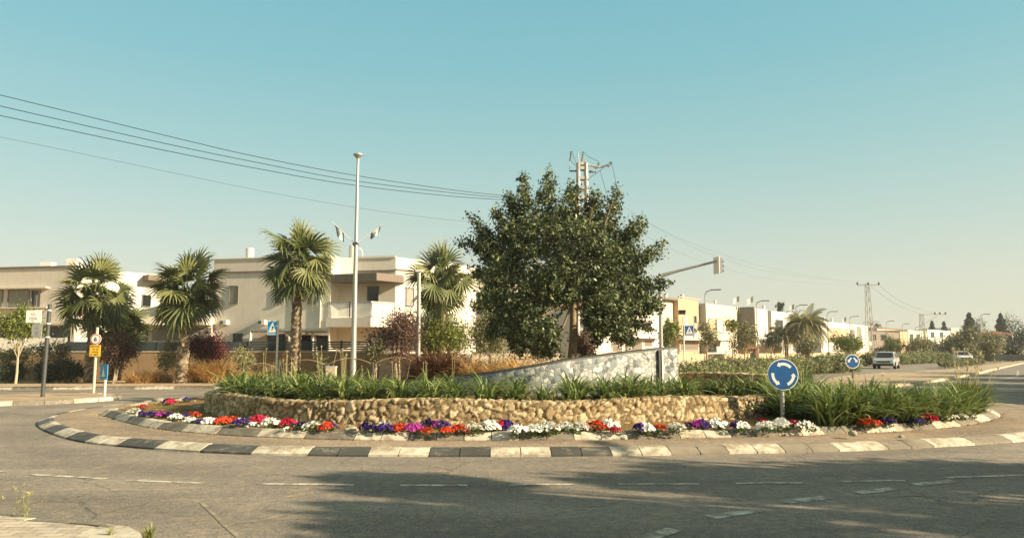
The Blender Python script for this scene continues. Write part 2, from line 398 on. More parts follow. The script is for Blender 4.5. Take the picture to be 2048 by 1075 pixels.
def leafcloud(blobs, n, size, per=22, spread=.16, wid=.5, flat=.35):
    """clumps of small leaves through the volume of the blobs; blobs = (x,y,z,rx,ry,rz)"""
    B = np.array(blobs, float); wts = (B[:, 3] * B[:, 5]) ** .85 * 1.0; wts /= wts.sum()
    nc = max(1, n // per)
    bi = rng.choice(len(B), nc, p=wts)
    d = rng.normal(size=(nc, 3)); d /= np.linalg.norm(d, axis=1)[:, None]
    rr = rng.random(nc) ** .42
    cc = B[bi, :3] + d * rr[:, None] * B[bi, 3:6]
    ct = rng.random(nc)
    ci = np.repeat(np.arange(nc), per); N = len(ci)
    P = cc[ci] + rng.normal(size=(N, 3)) * spread * (.5 + rng.random(nc))[ci][:, None]
    return leaves_at(P, d[ci], size, ct[ci] * .5 + rng.random(N) * .5, wid, flat)
def leaves_at(P, outdir, size, tint, wid=.5, flat=.35):
    N = len(P)
    nrm = rng.normal(size=(N, 3)) + outdir * .6 + np.array([0, 0, flat]); nrm /= np.linalg.norm(nrm, axis=1)[:, None]
    t = np.cross(nrm, rng.normal(size=(N, 3))); t /= np.linalg.norm(t, axis=1)[:, None]
    b = np.cross(nrm, t); L = (size * (.6 + .8 * rng.random(N)))[:, None]
    V = np.stack([P - t * L * .5, P + b * L * wid * .5 + nrm * L * .06, P + t * L * .5, P - b * L * wid * .5 + nrm * L * .06], 1).reshape(-1, 3)
    F = np.arange(4 * N).reshape(-1, 4)
    return V, F, np.repeat(tint, 4)
def blades(n, L0, L1, width, spread, droop, seg=4, base_r=.06, upright=.4):
    """a tuft of arching strap leaves about the origin"""
    V = []; F = []; T = []
    for i in range(n):
        az = random.uniform(0, 2 * math.pi); L = random.uniform(L0, L1); lean = upright * .2 + random.random() ** .8 * spread
        r0 = base_r * math.sqrt(random.random()); a0 = random.uniform(0, 6.283)
        p = np.array([r0 * math.cos(a0), r0 * math.sin(a0), 0.]); hd = np.array([math.cos(az), math.sin(az), 0.]); sd_ = np.array([-hd[1], hd[0], 0])
        tw = random.uniform(-.5, .5); th = lean; t = random.random(); w0 = width * random.uniform(.7, 1.25)
        idx = len(V)
        for k in range(seg + 1):
            s = k / seg; ww = w0 * (1 - s ** 2.2) * .5 + .001
            side = sd_ * math.cos(tw) + np.array([0, 0, 1.]) * math.sin(tw) * .6
            V.append(p - side * ww); V.append(p + side * ww); T += [min(1, t * .75 + s * .25)] * 2
            dirv = hd * math.sin(th) + np.array([0, 0, 1.]) * math.cos(th)
            p = p + dirv * L / seg; th += droop * random.uniform(.6, 1.3) / seg * (1 + s)
        for k in range(seg):
            j = idx + 2 * k; F.append((j, j + 1, j + 3, j + 2))
    return np.array(V), np.array(F), np.array(T)
def cat(parts):
    V = []; F = []; T = []; o = 0
    for v, f, t in parts: V.append(v); F.append(f + o); T.append(t); o += len(v)
    return np.concatenate(V), np.concatenate(F), np.concatenate(T)
def copy_tree(o, parent=None):
    c = o.copy(); C.objects.link(c)
    if parent is not None: c.parent = parent
    for ch in list(o.children): copy_tree(ch, c)
    return c
def place(o, x, y, z, rz=0, s=1.0, sz=None):
    o.location = (float(x), float(y), float(z)); o.rotation_euler = (0, 0, rz); o.scale = (s, s, sz if sz else s); return o

# ------------------------------------------------------------ the setting
def flat(name, pts, z, mat, kind='structure'):
    me = bpy.data.meshes.new(name); me.from_pydata([(float(p[0]), float(p[1]), z) for p in pts], [], [tuple(range(len(pts)))])
    import bmesh
    bm = bmesh.new(); bm.from_mesh(me); bmesh.ops.triangulate(bm, faces=bm.faces[:]); bmesh.ops.recalc_face_normals(bm, faces=bm.faces[:])
    if sum(f.normal.z for f in bm.faces) < 0: bmesh.ops.reverse_faces(bm, faces=bm.faces[:])
    bm.to_mesh(me); bm.free(); me.materials.append(mat)
    o = link(name, me); return tag(o, kind=kind)
flat('ground', [(-2500, -200), (2500, -200), (2500, 4000), (-2500, 4000)], -.02, M_ground)
road_poly = [(-70, -25), (60, -25), (75, 50), (100, 100), (138, 158), (130, 162), (90, 132), (63.7, 107.6), (32.3, 71.8), (20, 57), (12, 45),
             (6, 38), (0, 34), (-8, 31.6), (-20, 30.6), (-70, 29)]
flat('road', road_poly, 0.0, M_road)

def catmull(P, closed=True, k=12):
    P = np.array(P, float); n = len(P); out = []
    for i in range(n if closed else n - 1):
        p0, p1, p2, p3 = (P[(i + j - 1) % n] if closed else P[min(max(i + j - 1, 0), n - 1)] for j in range(4))
        for t in np.linspace(0, 1, k, endpoint=False):
            out.append(.5 * ((2 * p1) + (-p0 + p2) * t + (2 * p0 - 5 * p1 + 4 * p2 - p3) * t * t + (-p0 + 3 * p1 - 3 * p2 + p3) * t ** 3))
    if not closed: out.append(P[-1])
    return np.array(out)
def resample(P, step, closed=True):
    Q = np.vstack([P, P[:1]]) if closed else P
    s = np.concatenate([[0], np.cumsum(np.linalg.norm(np.diff(Q, axis=0), axis=1))])
    n = max(2, int(round(s[-1] / step))); u = np.linspace(0, s[-1], n + 1)
    if closed: u = u[:-1]
    return np.stack([np.interp(u, s, Q[:, k]) for k in range(Q.shape[1])], 1), s[-1]
CEN = np.array([1., 21.])
OUTER = [(-10.35, 16.4), (-8.18, 13.79), (-6.54, 12.59), (-4.04, 11.66), (-1.3, 11.42), (1.7, 11.53), (4.96, 11.98), (6.82, 12.47), (9.06, 13.34), (11.3, 14.8),
         (13.2, 17.3), (14.2, 20.5), (14, 24), (12.5, 27.5), (9, 30), (4, 31), (-1.5, 30.6), (-6.5, 28.6), (-9.8, 25.3), (-11.1, 21.8), (-11.2, 18.8)]
INNER = [(-9.75, 17.9), (-9.02, 16.85), (-7.01, 14.62), (-5.07, 13.36), (-2.69, 12.65), (-.62, 12.6), (1.75, 12.76), (3.7, 13.05), (5.3, 13.42), (7.28, 14.08), (8.64, 14.8),
         (9.87, 15.8), (11.46, 17.68), (12.2, 20.5), (11.6, 24), (9, 27.2), (4, 28.6), (-1.5, 28.3), (-6, 26.5), (-8.9, 23.6), (-9.9, 20.3)]
OC = catmull(OUTER); IC = catmull(INNER)
def polar(P):
    a = np.arctan2(P[:, 1] - CEN[1], P[:, 0] - CEN[0]); r = np.linalg.norm(P - CEN, axis=1); o = np.argsort(a)
    a, r = a[o], r[o]; a = np.concatenate([a - 2 * np.pi, a, a + 2 * np.pi]); r = np.tile(r, 3)
    return lambda t: np.interp(t, a, r)
rO, rI = polar(OC), polar(IC)
N = 300; th = np.linspace(-np.pi, np.pi, N, endpoint=False)
def ringpts(rf, off, z): return np.stack([CEN[0] + (rf(th) - off) * np.cos(th), CEN[1] + (rf(th) - off) * np.sin(th), np.full(N, z)], 1)
def ring(name, rings, mat):
    V = np.concatenate(rings); F = []
    for k in range(len(rings) - 1):
        for i in range(N):
            a, b = k * N + i, k * N + (i + 1) % N; F.append((a, b, b + N, a + N))
    return tag(link(name, mesh_np(name, V, np.array(F), mat)), kind='structure')
ring('island_apron', [ringpts(rO, .26, .10), ringpts(rO, 1.0, .115), ringpts(rI, .02, .10)], M_apron)
# soil inside the inner kerb: gently uneven
Vs = []; Fs = []
K = 26
for k in range(K):
    s = 1 - k / K
    r = ringpts(lambda t: (rI(t) - .28) * s, 0, .2); r[:, 2] += rng.normal(size=N) * .012 * (k > 0) + .02 * np.sin(r[:, 0] * 2.1) * np.cos(r[:, 1] * 1.7) * (k > 0)
    Vs.append(r)
Vs.append(np.array([[CEN[0], CEN[1], .2]])); Vs = np.concatenate(Vs)
for k in range(K - 1):
    for i in range(N):
        a, b = k * N + i, k * N + (i + 1) % N; Fs.append((a, b, b + N, a + N))
for i in range(N): Fs.append(((K - 1) * N + i, (K - 1) * N + (i + 1) % N, K * N))
tag(link('island_soil', mesh_np('island_soil', Vs, Fs, M_soil, smooth=True)), kind='structure')

def kerb(name, path, closed, profile, stripe, mats, phase=0., z0=0., gap=.014, pair=True, inward=None):
    """kerb stones swept along a path; profile = [(inward offset, height)]"""
    P, L = resample(path, .1, closed); Q = np.vstack([P, P[:1]]) if closed else P
    s = np.concatenate([[0], np.cumsum(np.linalg.norm(np.diff(Q, axis=0), axis=1))])
    at = lambda u: np.array([np.interp(u, s, Q[:, 0]), np.interp(u, s, Q[:, 1])])
    mb = MB(); stone = stripe / 2 if pair else stripe
    n = int(round(L / stone)); stone = L / n
    for i in range(n):
        u0, u1 = i * stone + gap / 2, (i + 1) * stone - gap / 2
        mi = int(((i * stone + stone / 2 + phase) // stripe) % 2)
        if len(mats) > 2 and mi == 1 and at(i * stone)[0] > 2.2: mi = 2
        jz = random.uniform(-.006, .006); jo = random.uniform(-.008, .008)
        rows = []
        for u in np.linspace(u0, u1, 4):
            p = at(u); q = at(min(u + .05, L)) - at(max(u - .05, 0)); q /= np.linalg.norm(q) + 1e-9; nn = np.array([-q[1], q[0]])
            if inward is not None and nn @ (np.array(inward) - p) < 0: nn = -nn
            rows.append([(p[0] + nn[0] * (o_ + jo), p[1] + nn[1] * (o_ + jo), z0 + h + (jz if h > .03 else 0)) for o_, h in profile])
        for a in range(3):
            for b in range(len(profile) - 1): mb.quad(rows[a][b], rows[a + 1][b], rows[a + 1][b + 1], rows[a][b + 1], mi)
        for r_ in (rows[0], rows[3]): mb.poly(r_ + [(r_[-1][0], r_[-1][1], z0 - .02), (r_[0][0], r_[0][1], z0 - .02)], mi)
    o = mb.build(name, mats); return tag(o, kind='structure')
front0 = int(np.argmin(np.abs(OC[:, 0] + .3) + 5 * (OC[:, 1] > 15))); OCr = np.roll(OC, -front0, axis=0)
kerb('apron_kerb', OCr, True, [(0, -.01), (.0, .03), (.2, .105), (.3, .11), (.3, .05)], .93, [M_kwhite, M_kblack, M_kworn], phase=0, inward=CEN)
front1 = int(np.argmin(np.abs(IC[:, 0] + .78) + 5 * (IC[:, 1] > 15))); ICr = np.roll(IC, -front1, axis=0)
kerb('planter_kerb', ICr, True, [(0, -.03), (0, .02), (.15, .12), (.3, .125), (.3, .03)], .93, [M_kwhite, M_kgrey], phase=0, z0=.1, inward=CEN)

# lane lines, worn white paint
def dashes(name, segs, wid=.11, z=.005):
    mb = MB()
    for (a, b, c, d) in segs:
        p, q = G(a, b)[:2], G(c, d)[:2]; e = (q - p) / np.linalg.norm(q - p); nn = np.array([-e[1], e[0]]) * wid / 2
        K_ = 6
        for k in range(K_):
            u, v = p + (q - p) * k / K_, p + (q - p) * (k + 1) / K_
            mb.quad((*(u - nn), z), (*(v - nn), z), (*(v + nn), z), (*(u + nn), z))
    return tag(mb.build(name, M_line), kind='structure')
dashes('lane_line', [(-60, 938, 12, 943), (62, 948, 212, 957), (262, 960, 407, 966), (515, 967, 708, 969), (800, 970, 935, 970), (1018, 969, 1150, 968), (1238, 968, 1398, 967),
                     (1472, 966, 1606, 965), (1683, 962, 1808, 960), (1895, 955, 2060, 949)], .1)
dashes('give_way_line', [(1262, 1085, 1350, 1058), (1420, 1034, 1512, 1020), (1566, 1004, 1655, 994), (1712, 985, 1790, 977), (1832, 969, 1908, 961)], .17)
dashes('crosswalk_line', [(1985, 774, 2030, 774), (1975, 782, 2035, 782), (2060, 776, 2110, 776), (2050, 783, 2110, 783)], .35)
dashes('edge_line', [(245, 797, 400, 793), (1960, 768, 2035, 752), (2035, 752, 2036, 741)], .14)

M_scuff = paint_mat('dusty_scuff', '#a3957c', '#7d715c', .44, .001)
mb = MB()
for arc in ([(402, 1004), (424, 1024), (450, 1050), (480, 1076)], [(455, 1050), (520, 1040), (600, 1022), (660, 1012)]):
    q = [G(a, b)[:2] for a, b in arc]
    for u, v_ in zip(q[:-1], q[1:]):
        e = (v_ - u) / np.linalg.norm(v_ - u); n2 = np.array([-e[1], e[0]]) * .022; mb.quad((*(u - n2), .004), (*(v_ - n2), .004), (*(v_ + n2), .004), (*(u + n2), .004))
tag(mb.build('scuff_marks', M_scuff), kind='structure')
# pavements and traffic islands with kerbs
def slab(name, pix, z, mat, kmats=None, stripe=1.0, hgt=.13, closed=True):
    P = [tuple(G(a, b, z)[:2]) for a, b in pix]
    cen = np.mean(np.array(P), axis=0)
    cc = catmull(P, True, 4)
    d = cc - cen; ins = cc - d / np.linalg.norm(d, axis=1)[:, None] * .12
    flat(name, ins, z, mat)
    kerb(name + '_kerb', cc, True, [(0, -.02), (.02, hgt * .7), (.05, hgt), (.2, hgt + .004), (.2, hgt - .06)], stripe, kmats or [M_kwhite, M_kgrey], z0=z - hgt, inward=cen)
slab('splitter_island', [(-90, 806), (0, 803), (100, 800), (180, 796), (232, 792), (246, 789), (222, 786), (120, 785), (0, 788), (-90, 790)], .12, M_side, stripe=1.6)
slab('median', [(1600, 768), (1650, 757), (1720, 748), (1800, 744), (1905, 737.5), (1975, 729), (2040, 721), (2062, 721), (2035, 727), (1990, 736.5), (1955, 745), (1905, 753), (1850, 762), (1760, 771), (1660, 776)], .12, M_side, [M_cap, M_kwhite], 1.2)
# near pavement corner, bottom left
npv = [G(*q, .13)[:2] for q in [(-260, 1012), (-100, 1021), (0, 1028), (120, 1035), (215, 1042), (262, 1049), (290, 1062), (300, 1085), (296, 1130)]] + [np.array([-3.0, 3.0]), np.array([-12, 2.5])]
fl_in = [p + np.array([-.02, -.03]) for p in npv]
flat('near_pavement', [p + np.array([-.1, -.1]) for p in npv], .13, M_paver)
kerb('near_kerb', np.array(npv[:9]), False, [(0, -.02), (.015, .1), (.05, .13), (.16, .137), (.16, .05)], 1.0, [M_kgrey, M_kwhite], inward=(-6, 3))
corner = MB(); cpx = [(130, 1085), (165, 1062), (215, 1047), (258, 1052), (280, 1064), (290, 1085)]
corner.poly([tuple(G(a, b, .139)) for a, b in cpx]); tag(corner.build('pavement_corner_stone', M_kwhite), kind='structure')
# back pavement along the garden side
bp = [(-70, 29), (-20, 30.6), (-8, 31.6), (0, 34), (0.6, 36), (-8, 34.4), (-20, 33.6), (-70, 32.4)]
flat('back_pavement', bp, .12, M_side)
kerb('back_kerb', np.array([(-70, 29), (-20, 30.6), (-8, 31.6), (0, 34), (6, 38), (12, 45), (20, 57), (32.3, 71.8), (63.7, 107.6), (90, 132)], float), False,
     [(0, -.02), (.02, .1), (.06, .125), (.2, .125), (.2, .05)], 1.6, [M_kwhite, M_kgrey], inward=(-30, 300))
fp = [(12, 45), (20, 57), (32.3, 71.8), (63.7, 107.6), (90, 132), (87, 135), (60.5, 110.4), (29, 74.4), (17, 59.5), (9.2, 47.4)]
flat('far_pavement', fp, .12, M_side)

# ------------------------------------------------------------ stone retaining walls with real relief
def stone_wall(name, path, zb, zt, thick, label, size=.155, seed=1, toward=(1, 10)):
    r_ = np.random.default_rng(seed)
    P, L = resample(catmull(path, False, 10), .028, False); n = len(P)
    T = np.gradient(P, axis=0); T /= np.linalg.norm(T, axis=1)[:, None]; Nn = np.stack([-T[:, 1], T[:, 0]], 1)
    mid = n // 2
    if Nn[mid] @ (np.array(toward) - P[mid]) < 0: Nn = -Nn        # outward = toward the viewer's side
    H = zt - zb; v = np.concatenate([np.linspace(0, H, 20), H + np.linspace(.03, thick, 12), H + thick + np.linspace(.05, H, 8)])
    U, W = np.meshgrid(np.linspace(0, L, n), v, indexing='ij')
    nc = int(L * v[-1] / (size * size * .62)); cx = r_.random(nc) * L; cv = r_.random(nc) * v[-1]; ct = r_.random(nc); cd = r_.random(nc)
    F1 = np.full(U.shape, 9.); F2 = F1.copy(); I = np.zeros(U.shape, int)
    Uw, Ww = U, W; ta = r_.normal(size=nc) * .16; tb_ = r_.normal(size=nc) * .16; asp = .6 + 1.0 * r_.random(nc); pw = r_.random(nc) ** 2 * .07
    for j in range(nc):
        lo, hi = np.searchsorted(U[:, 0], [cx[j] - .8, cx[j] + .8])
        d = np.hypot((Uw[lo:hi] - cx[j]) * asp[j], (Ww[lo:hi] - cv[j]) / asp[j] ** .5) - pw[j] * .4; f1 = F1[lo:hi]; f2 = F2[lo:hi]
        new = d < f1; F2[lo:hi] = np.where(new, f1, np.minimum(f2, d)); I[lo:hi] = np.where(new, j, I[lo:hi]); F1[lo:hi] = np.where(new, d, f1)
    e = F2 - F1; g = np.clip(e / .035, 0, 1); disp = g * (.020 + .018 * cd[I] + ta[I] * .9 * (U - cx[I]) + tb_[I] * .9 * (W - cv[I])) + r_.normal(size=U.shape) * .0035
    tint = np.where(g < .6, .0 + .1 * g, .18 + .74 * ct[I])
    V = np.zeros((*U.shape, 3)); P3 = P[:, None, :]; N3 = Nn[:, None, :]
    on = W <= H; top = (W > H) & (W <= H + thick + .001); bk = W > H + thick + .001
    inn = np.where(on, 0, np.where(top, W - H, thick)); zz = np.where(on, W, np.where(top, H, H - (W - H - thick)))
    V[..., :2] = P3 - N3 * inn[..., None]; V[..., 2] = zb + zz
    V[..., :2] += N3 * (np.where(on, disp, np.where(bk, -disp, 0)))[..., None]
    V[..., 2] += np.where(top, disp * .9, 0) + np.where(on & (W > H - .04), disp * .3, 0) + .03 * np.sin(U * 1.3)
    m = len(v); idx = np.arange(n * m).reshape(n, m)
    F = np.stack([idx[:-1, :-1], idx[1:, :-1], idx[1:, 1:], idx[:-1, 1:]], -1).reshape(-1, 4)
    me = mesh_np(name, V.reshape(-1, 3), F, M_stone, tint.ravel())
    # closing ends
    mb = MB()
    for i, s_ in ((0, 0), (n - 1, 1)):
        a = V[i, 0]; t0 = V[i, 19]; t1 = V[i, 31]; b = V[i, -1]; mb.poly([a, t0, t1, b])
    o = tag(link(name, me), label, 'wall')
    ends = mb.build('wall_end', M_stone, o)
    return o
WPATH = [(-7.0, 21.5), (-7.35, 19.3), (-7.2, 17.7), (-6.5, 16.35), (-5.2, 15.2), (-3.67, 14.5), (-1.8, 14.3), (.06, 14.38), (2, 14.62), (3.87, 15.15), (5.0, 15.7), (5.7, 16.5)]
stone_wall('stone_retaining_wall', WPATH, .16, .63, .34, 'low curved tan limestone wall holding up the raised planting bed behind the flowers', toward=(0, 0))
stone_wall('stone_retaining_wall', [(4.45, 19.9), (5.2, 19.2), (6.0, 18.6), (6.9, 18.3)], .5, .98, .3, 'short dark stone wall beyond the right end of the mosaic wall', seed=5, toward=(4.5, 15))
flat('planter_bed_soil', [(p[0] * .955 + .05, p[1] * .985 + .42) for p in WPATH] + [(6.8, 19.5), (6.3, 24), (1, 26), (-4.5, 25)], .6, M_soil)

# mosaic wall: rising curved wedge
mp_ = catmull([(-2.4, 17.1), (-1.1, 16.65), (0, 16.4), (.9, 16.42), (1.7, 16.85), (2.8, 17.55), (4.08, 18.3)], False, 10)
mp_, mL = resample(mp_, .1, False)
mT = np.gradient(mp_, axis=0); mT /= np.linalg.norm(mT, axis=1)[:, None]; mN = np.stack([-mT[:, 1], mT[:, 0]], 1)
toppx = [(780, 765), (880, 757), (1000, 742), (1080, 730), (1150, 719), (1250, 706), (1320, 698), (1360, 695)]
V = []; F = []; UV = []
for i, p in enumerate(mp_):
    px = 1024 + p[0] / p[1] * FPX
    for _ in range(3):
        py = np.interp(px, [a for a, b in toppx], [b for a, b in toppx]); z = D(px, py, p[1])[2]
    q = p + mN[i] * .28
    V += [(p[0], p[1], .5), (p[0], p[1], z), (q[0], q[1], z + .01), (q[0], q[1], .5)]
for i in range(len(mp_) - 1):
    b = 4 * i
    F += [(b, b + 4, b + 5, b + 1), (b + 1, b + 5, b + 6, b + 2), (b + 2, b + 6, b + 7, b + 3)]
F += [(0, 1, 2, 3), (len(V) - 1, len(V) - 2, len(V) - 3, len(V) - 4)]
me = mesh_np('mosaic_wall', V, F, [M_mosaic])
uvl = me.uv_layers.new(name='UVMap')
for poly in me.polygons:
    for li in poly.loop_indices:
        vi = me.loops[li].vertex_index; k, r_ = divmod(vi, 4)
        uvl.data[li].uv = (k * .1 + (.28 if (len(F) - 1 == poly.index and r_ in (2, 3)) else 0), V[vi][2] + (.28 if r_ == 2 and poly.index < len(F) - 2 else 0))
mw = tag(link('mosaic_wall', me), 'curved wedge wall clad in broken white and grey tiles rising to the right', 'wall')
cap = MB()
for i in range(len(mp_) - 1):
    a, b = 4 * i, 4 * i + 4
    A1, A2, B1, B2 = np.array(V[a + 1]), np.array(V[a + 2]), np.array(V[b + 1]), np.array(V[b + 2]); up = np.array([0, 0, .025]); o3 = np.array([*(-mN[i] * .015), 0])
    cap.quad(A1 + o3 + up, B1 + o3 + up, B2 + up, A2 + up); cap.quad(A1 + o3 - up * .2, B1 + o3 - up * .2, B1 + o3 + up, A1 + o3 + up)
cap.build('wall_coping', M_dkmetal, mw)
ch = MB(); pa, pb = (3.1, 17.71), (4.0, 18.25)
wallbox(ch, pa, pb, 1316, 700, 1321, 770, .05, .0, 0); wallbox(ch, pa, pb, 1321, 700, 1324, 770, .07, 0, 1)
ch.build('metal_channel', [M_black, M_metal], mw)

# ------------------------------------------------------------ planting on the island
strap = []
for k in range(6):
    big = k >= 4
    V, F, T = blades(95 if not big else 120, .38 if not big else .6, .68 if not big else 1.05, .032 if not big else .042, .85 if not big else .8, 1.15 if not big else .95, 5, .13 if not big else .2)
    strap.append(mesh_np('lily_leaves', V, F, L_strap, T))
def stalks_mesh(n, h0, h1, r=.006, head=.03, spread=.25):
    mb = MB()
    for i in range(n):
        a = random.uniform(0, 6.28); l = random.uniform(0, spread); h = random.uniform(h0, h1); x, y = math.cos(a) * l * .3, math.sin(a) * l * .3
        tip = (x + math.cos(a) * l * h, y + math.sin(a) * l * h, h)
        mb.tube([(x, y, .1), ((x + tip[0]) / 2 * .95, (y + tip[1]) / 2 * .95, h * .55), tip], [r, r * .8, r * .7], 4)
        if head:
            for j in range(5):
                b = np.array(tip) + np.random.default_rng(i * 7 + j).normal(size=3) * head * .5; mb.tube([tip, b + np.array([0, 0, head])], [r * .6, head * .22], 4)
    return mb
stalkA = stalks_mesh(3, .5, .85, .0038, .02); stm = mesh_np('flower_stalks', stalkA.v, stalkA.f, L_stalk, tint=np.random.default_rng(2).random(len(stalkA.v)))
stalkB = stalks_mesh(2, .6, .9, .0038, .02); stm2 = mesh_np('flower_stalks', stalkB.v, stalkB.f, L_stalk, tint=np.random.default_rng(3).random(len(stalkB.v)))
def lily(x, y, z, kind, s, label, group, stalk):
    o = link('lily_plant', strap[kind]); place(o, x, y, z, random.uniform(0, 6.28), s); tag(o, label, 'plant', group)
    if stalk: st = link('flower_stalk', random.choice((stm, stm2)), o, False)
    return o
wp, wl = resample(catmull(WPATH, False, 10), .1, False)
wT = np.gradient(wp, axis=0); wT /= np.linalg.norm(wT, axis=1)[:, None]; wN = np.stack([wT[:, 1], -wT[:, 0]], 1)
if wN[len(wp) // 2] @ (np.array([0, 20]) - wp[len(wp) // 2]) < 0: wN = -wN
for row, (off, step, s) in enumerate(((.5, .6, 1.0), (1.1, .66, 1.0), (1.75, .7, 1.0), (2.5, .8, 1.0))):
    u = 3.0 + row * .2
    while u < wl - .3:
        i = min(int(u / .1), len(wp) - 1); p = wp[i] + wN[i] * (off + random.uniform(-.12, .12)); px = 1024 + p[0] / p[1] * FPX
        ok = not (row >= 2 and px > 900) and not (row == 1 and px > 1380) and not (row == 0 and 1395 < px) and p[1] > 14.6
        if ok and not (1090 < px < 1125 and row == 1):
            lily(p[0], p[1], .55, random.randrange(4), s * 1.38 * random.uniform(.66, 1.18), ('green strap-leaved lily clump in the bed right behind the long stone wall' if row < 2 else
                 'green strap-leaved lily clump deeper in the bed, left of the mosaic wall'), 'lily clumps behind the long stone wall' if row < 2 else 'lily clumps left of the mosaic wall', random.random() < (.08 if px > 900 else .28))
        u += step * random.uniform(.85, 1.2)
for (px, Y, s) in ((1400, 17.4, .9), (1432, 17.2, 1), (1465, 17.0, 1.0), (1500, 17.2, 1.05), (1535, 17.0, 1.1), (1560, 17.6, 1.1), (1420, 20.6, 1.), (1455, 20.4, 1.05), (1490, 20.2, 1.1), (1530, 19.8, 1.1), (1570, 19.5, 1.1), (1395, 21, 1), (1600, 19.4, 1.1)):
    lily((px - 1024) / FPX * Y, Y, .5 if Y < 19 else .6, random.randrange(4), s * 1.25, 'green strap-leaved lily clump around the short dark stone wall', 'lily clumps around the short stone wall', random.random() < .5)
for px, Y in ((1150, 15.75), (1215, 15.8), (1290, 16.1), (1345, 16.3)):
    lily((px - 1024) / FPX * Y, Y, .55, random.randrange(4), 1.2, 'green lily clump', 'lily clumps behind the long stone wall', False)
bank = []
for row, (y_off, cnt) in enumerate(((0.95, 11), (1.6, 12), (2.3, 12), (3.0, 11))):
    for k in range(cnt):
        px = 1545 + (1950 - 1545) * (k + random.uniform(.1, .9)) / cnt
        kx = [G(a, b, .22)[:2] for a, b in ((1500, 872), (1620, 868), (1800, 858), (1900, 851), (1985, 826))]
        pxs = [1024 + q[0] / q[1] * FPX for q in kx]; Y = np.interp(px, pxs, [q[1] for q in kx]) + y_off + random.uniform(-.15, .15) + (0.35 if row == 0 else 0)
        if row == 0 and px < 1560: continue
        if 1525 < px < 1640: Y = max(Y, 15.5 + .4 * row)
        sc = random.uniform(.95, 1.22) * (1 - .12 * (px > 1780))
        lily((px - 1024) / FPX * Y, Y, .19, random.choice((4, 5)), sc, 'tall strap-leaved lily clump massed in the bank right of the roundabout sign', 'tall lily clumps right of the roundabout sign', random.random() < .25)

def grass_tuft(name, mat, n, L0, L1, width, spread, droop, x, y, z, s, label, group=None, mesh=None):
    if mesh is None: V, F, T = blades(n, L0, L1, width, spread, droop, 4, .1); mesh = mesh_np(name, V, F, mat, T)
    o = link(name, mesh); place(o, x, y, z, random.uniform(0, 6.28), s); tag(o, label, 'grass tuft', group); return o, mesh
m_och = None
for i, (px, Y) in enumerate([(938, 19.6), (962, 19.2), (985, 19.8), (1008, 19.2), (1030, 19.7), (1052, 19.1), (1075, 19.6), (1095, 19.1), (1112, 19.5), (950, 18.7), (990, 18.6), (1040, 18.5), (1080, 18.5)]):
    _, m_och = grass_tuft('dry_grass_tuft', L_ochre, 300, .35, .8, .02, .8, 1.2, (px - 1024) / FPX * (Y - 1.35), Y - 1.35, .75, random.uniform(1.1, 1.4), 'golden dry grass tuft behind the low end of the mosaic wall', 'golden grass tufts behind the mosaic wall', m_och)
m_rus = None
for i, (px, Y, lb) in enumerate([(845, 18.8, 'leftmost'), (872, 18.5, 'second from left'), (898, 18.9, 'third from left'), (920, 18.6, 'rightmost')]):
    _, m_rus = grass_tuft('russet_grass', L_russet, 480, .5, .95, .026, .8, 1.0, (px - 1024) / FPX * (Y - .9), Y - .9, .62, random.uniform(1.35, 1.6), 'dark russet fountain grass between the lilies and the golden grass, ' + lb, 'russet fountain grasses', m_rus)
for i, (px, Y, lb) in enumerate([(1372, 18.9, 'against the mosaic wall end'), (1388, 19.6, 'beside the short dark stone wall')]):
    V, F, T = blades(170, .3, .7, .02, .8, 1.1, 4, .12); grass_tuft('rusty_grass', L_ochre if i else L_brown, 0, 0, 0, 0, 0, 0, (px - 1024) / FPX * Y, Y, .6, 1, 'rusty dry grass tuft ' + lb, None, mesh_np('rusty_grass', V, F, L_ochre if i else L_brown, T))
m_fg = None
for px, Y, s, lb in ((1912, 16.9, 1.05, 'taller fountain grass tuft with pale plumes at the right end of the lily bank'), (1945, 17.2, .85, 'smaller fountain grass tuft at the far right end of the lily bank')):
    o, m_fg = grass_tuft('fountain_grass', L_green, 190, .6, 1.15, .014, .5, .7, (px - 1024) / FPX * Y, Y, .2, s, lb, None, m_fg)
    st = stalks_mesh(16, .9, 1.35, .004, .05, .45); sm = mesh_np('plume', st.v, st.f, L_stalk, tint=np.full(len(st.v), .7)); link('plume', sm, o, False)

# flowers along the kerb
def bloom_mesh(cols, n, r, seed, w2=None):
    r_ = np.random.default_rng(seed); V = []; F = []; MI = []; T = []
    for i in range(n):
        a = r_.random() * 6.283; q = math.sqrt(r_.random()) * r; hgt = .108 * (1 - (q / r) ** 2 * .7) + .035 + r_.normal() * .012
        if len(cols) > 1: ci = 0 if (math.cos(a) * q > (w2 or 0) * r) else 1
        else: ci = 0
        c = np.array([math.cos(a) * q, math.sin(a) * q, hgt]); nrm = np.array([c[0] / r * .8, c[1] / r * .8 - .5, .8]) + r_.normal(size=3) * .3; nrm /= np.linalg.norm(nrm)
        t = np.cross(nrm, [0.3, .1, 1.]); t /= np.linalg.norm(t); b = np.cross(nrm, t); rad = .021 + .010 * r_.random(); tt = r_.random()
        for k in range(5):
            th_ = k * 1.2566 + i; dv = math.cos(th_) * t + math.sin(th_) * b; e = math.cos(th_ + 1.57) * t + math.sin(th_ + 1.57) * b; j = len(V)
            V += [c - nrm * .006, c + dv * rad * .6 + e * rad * .5, c + dv * rad * 1.15 + nrm * .004, c + dv * rad * .6 - e * rad * .5]; F.append((j, j + 1, j + 2, j + 3)); MI.append(ci)
            T += [tt * .6 + .1, tt * .6 + .4, tt * .6 + .4, tt * .6 + .4]
    return mesh_np('blooms', V, F, [BL[c] for c in cols], T, MI)
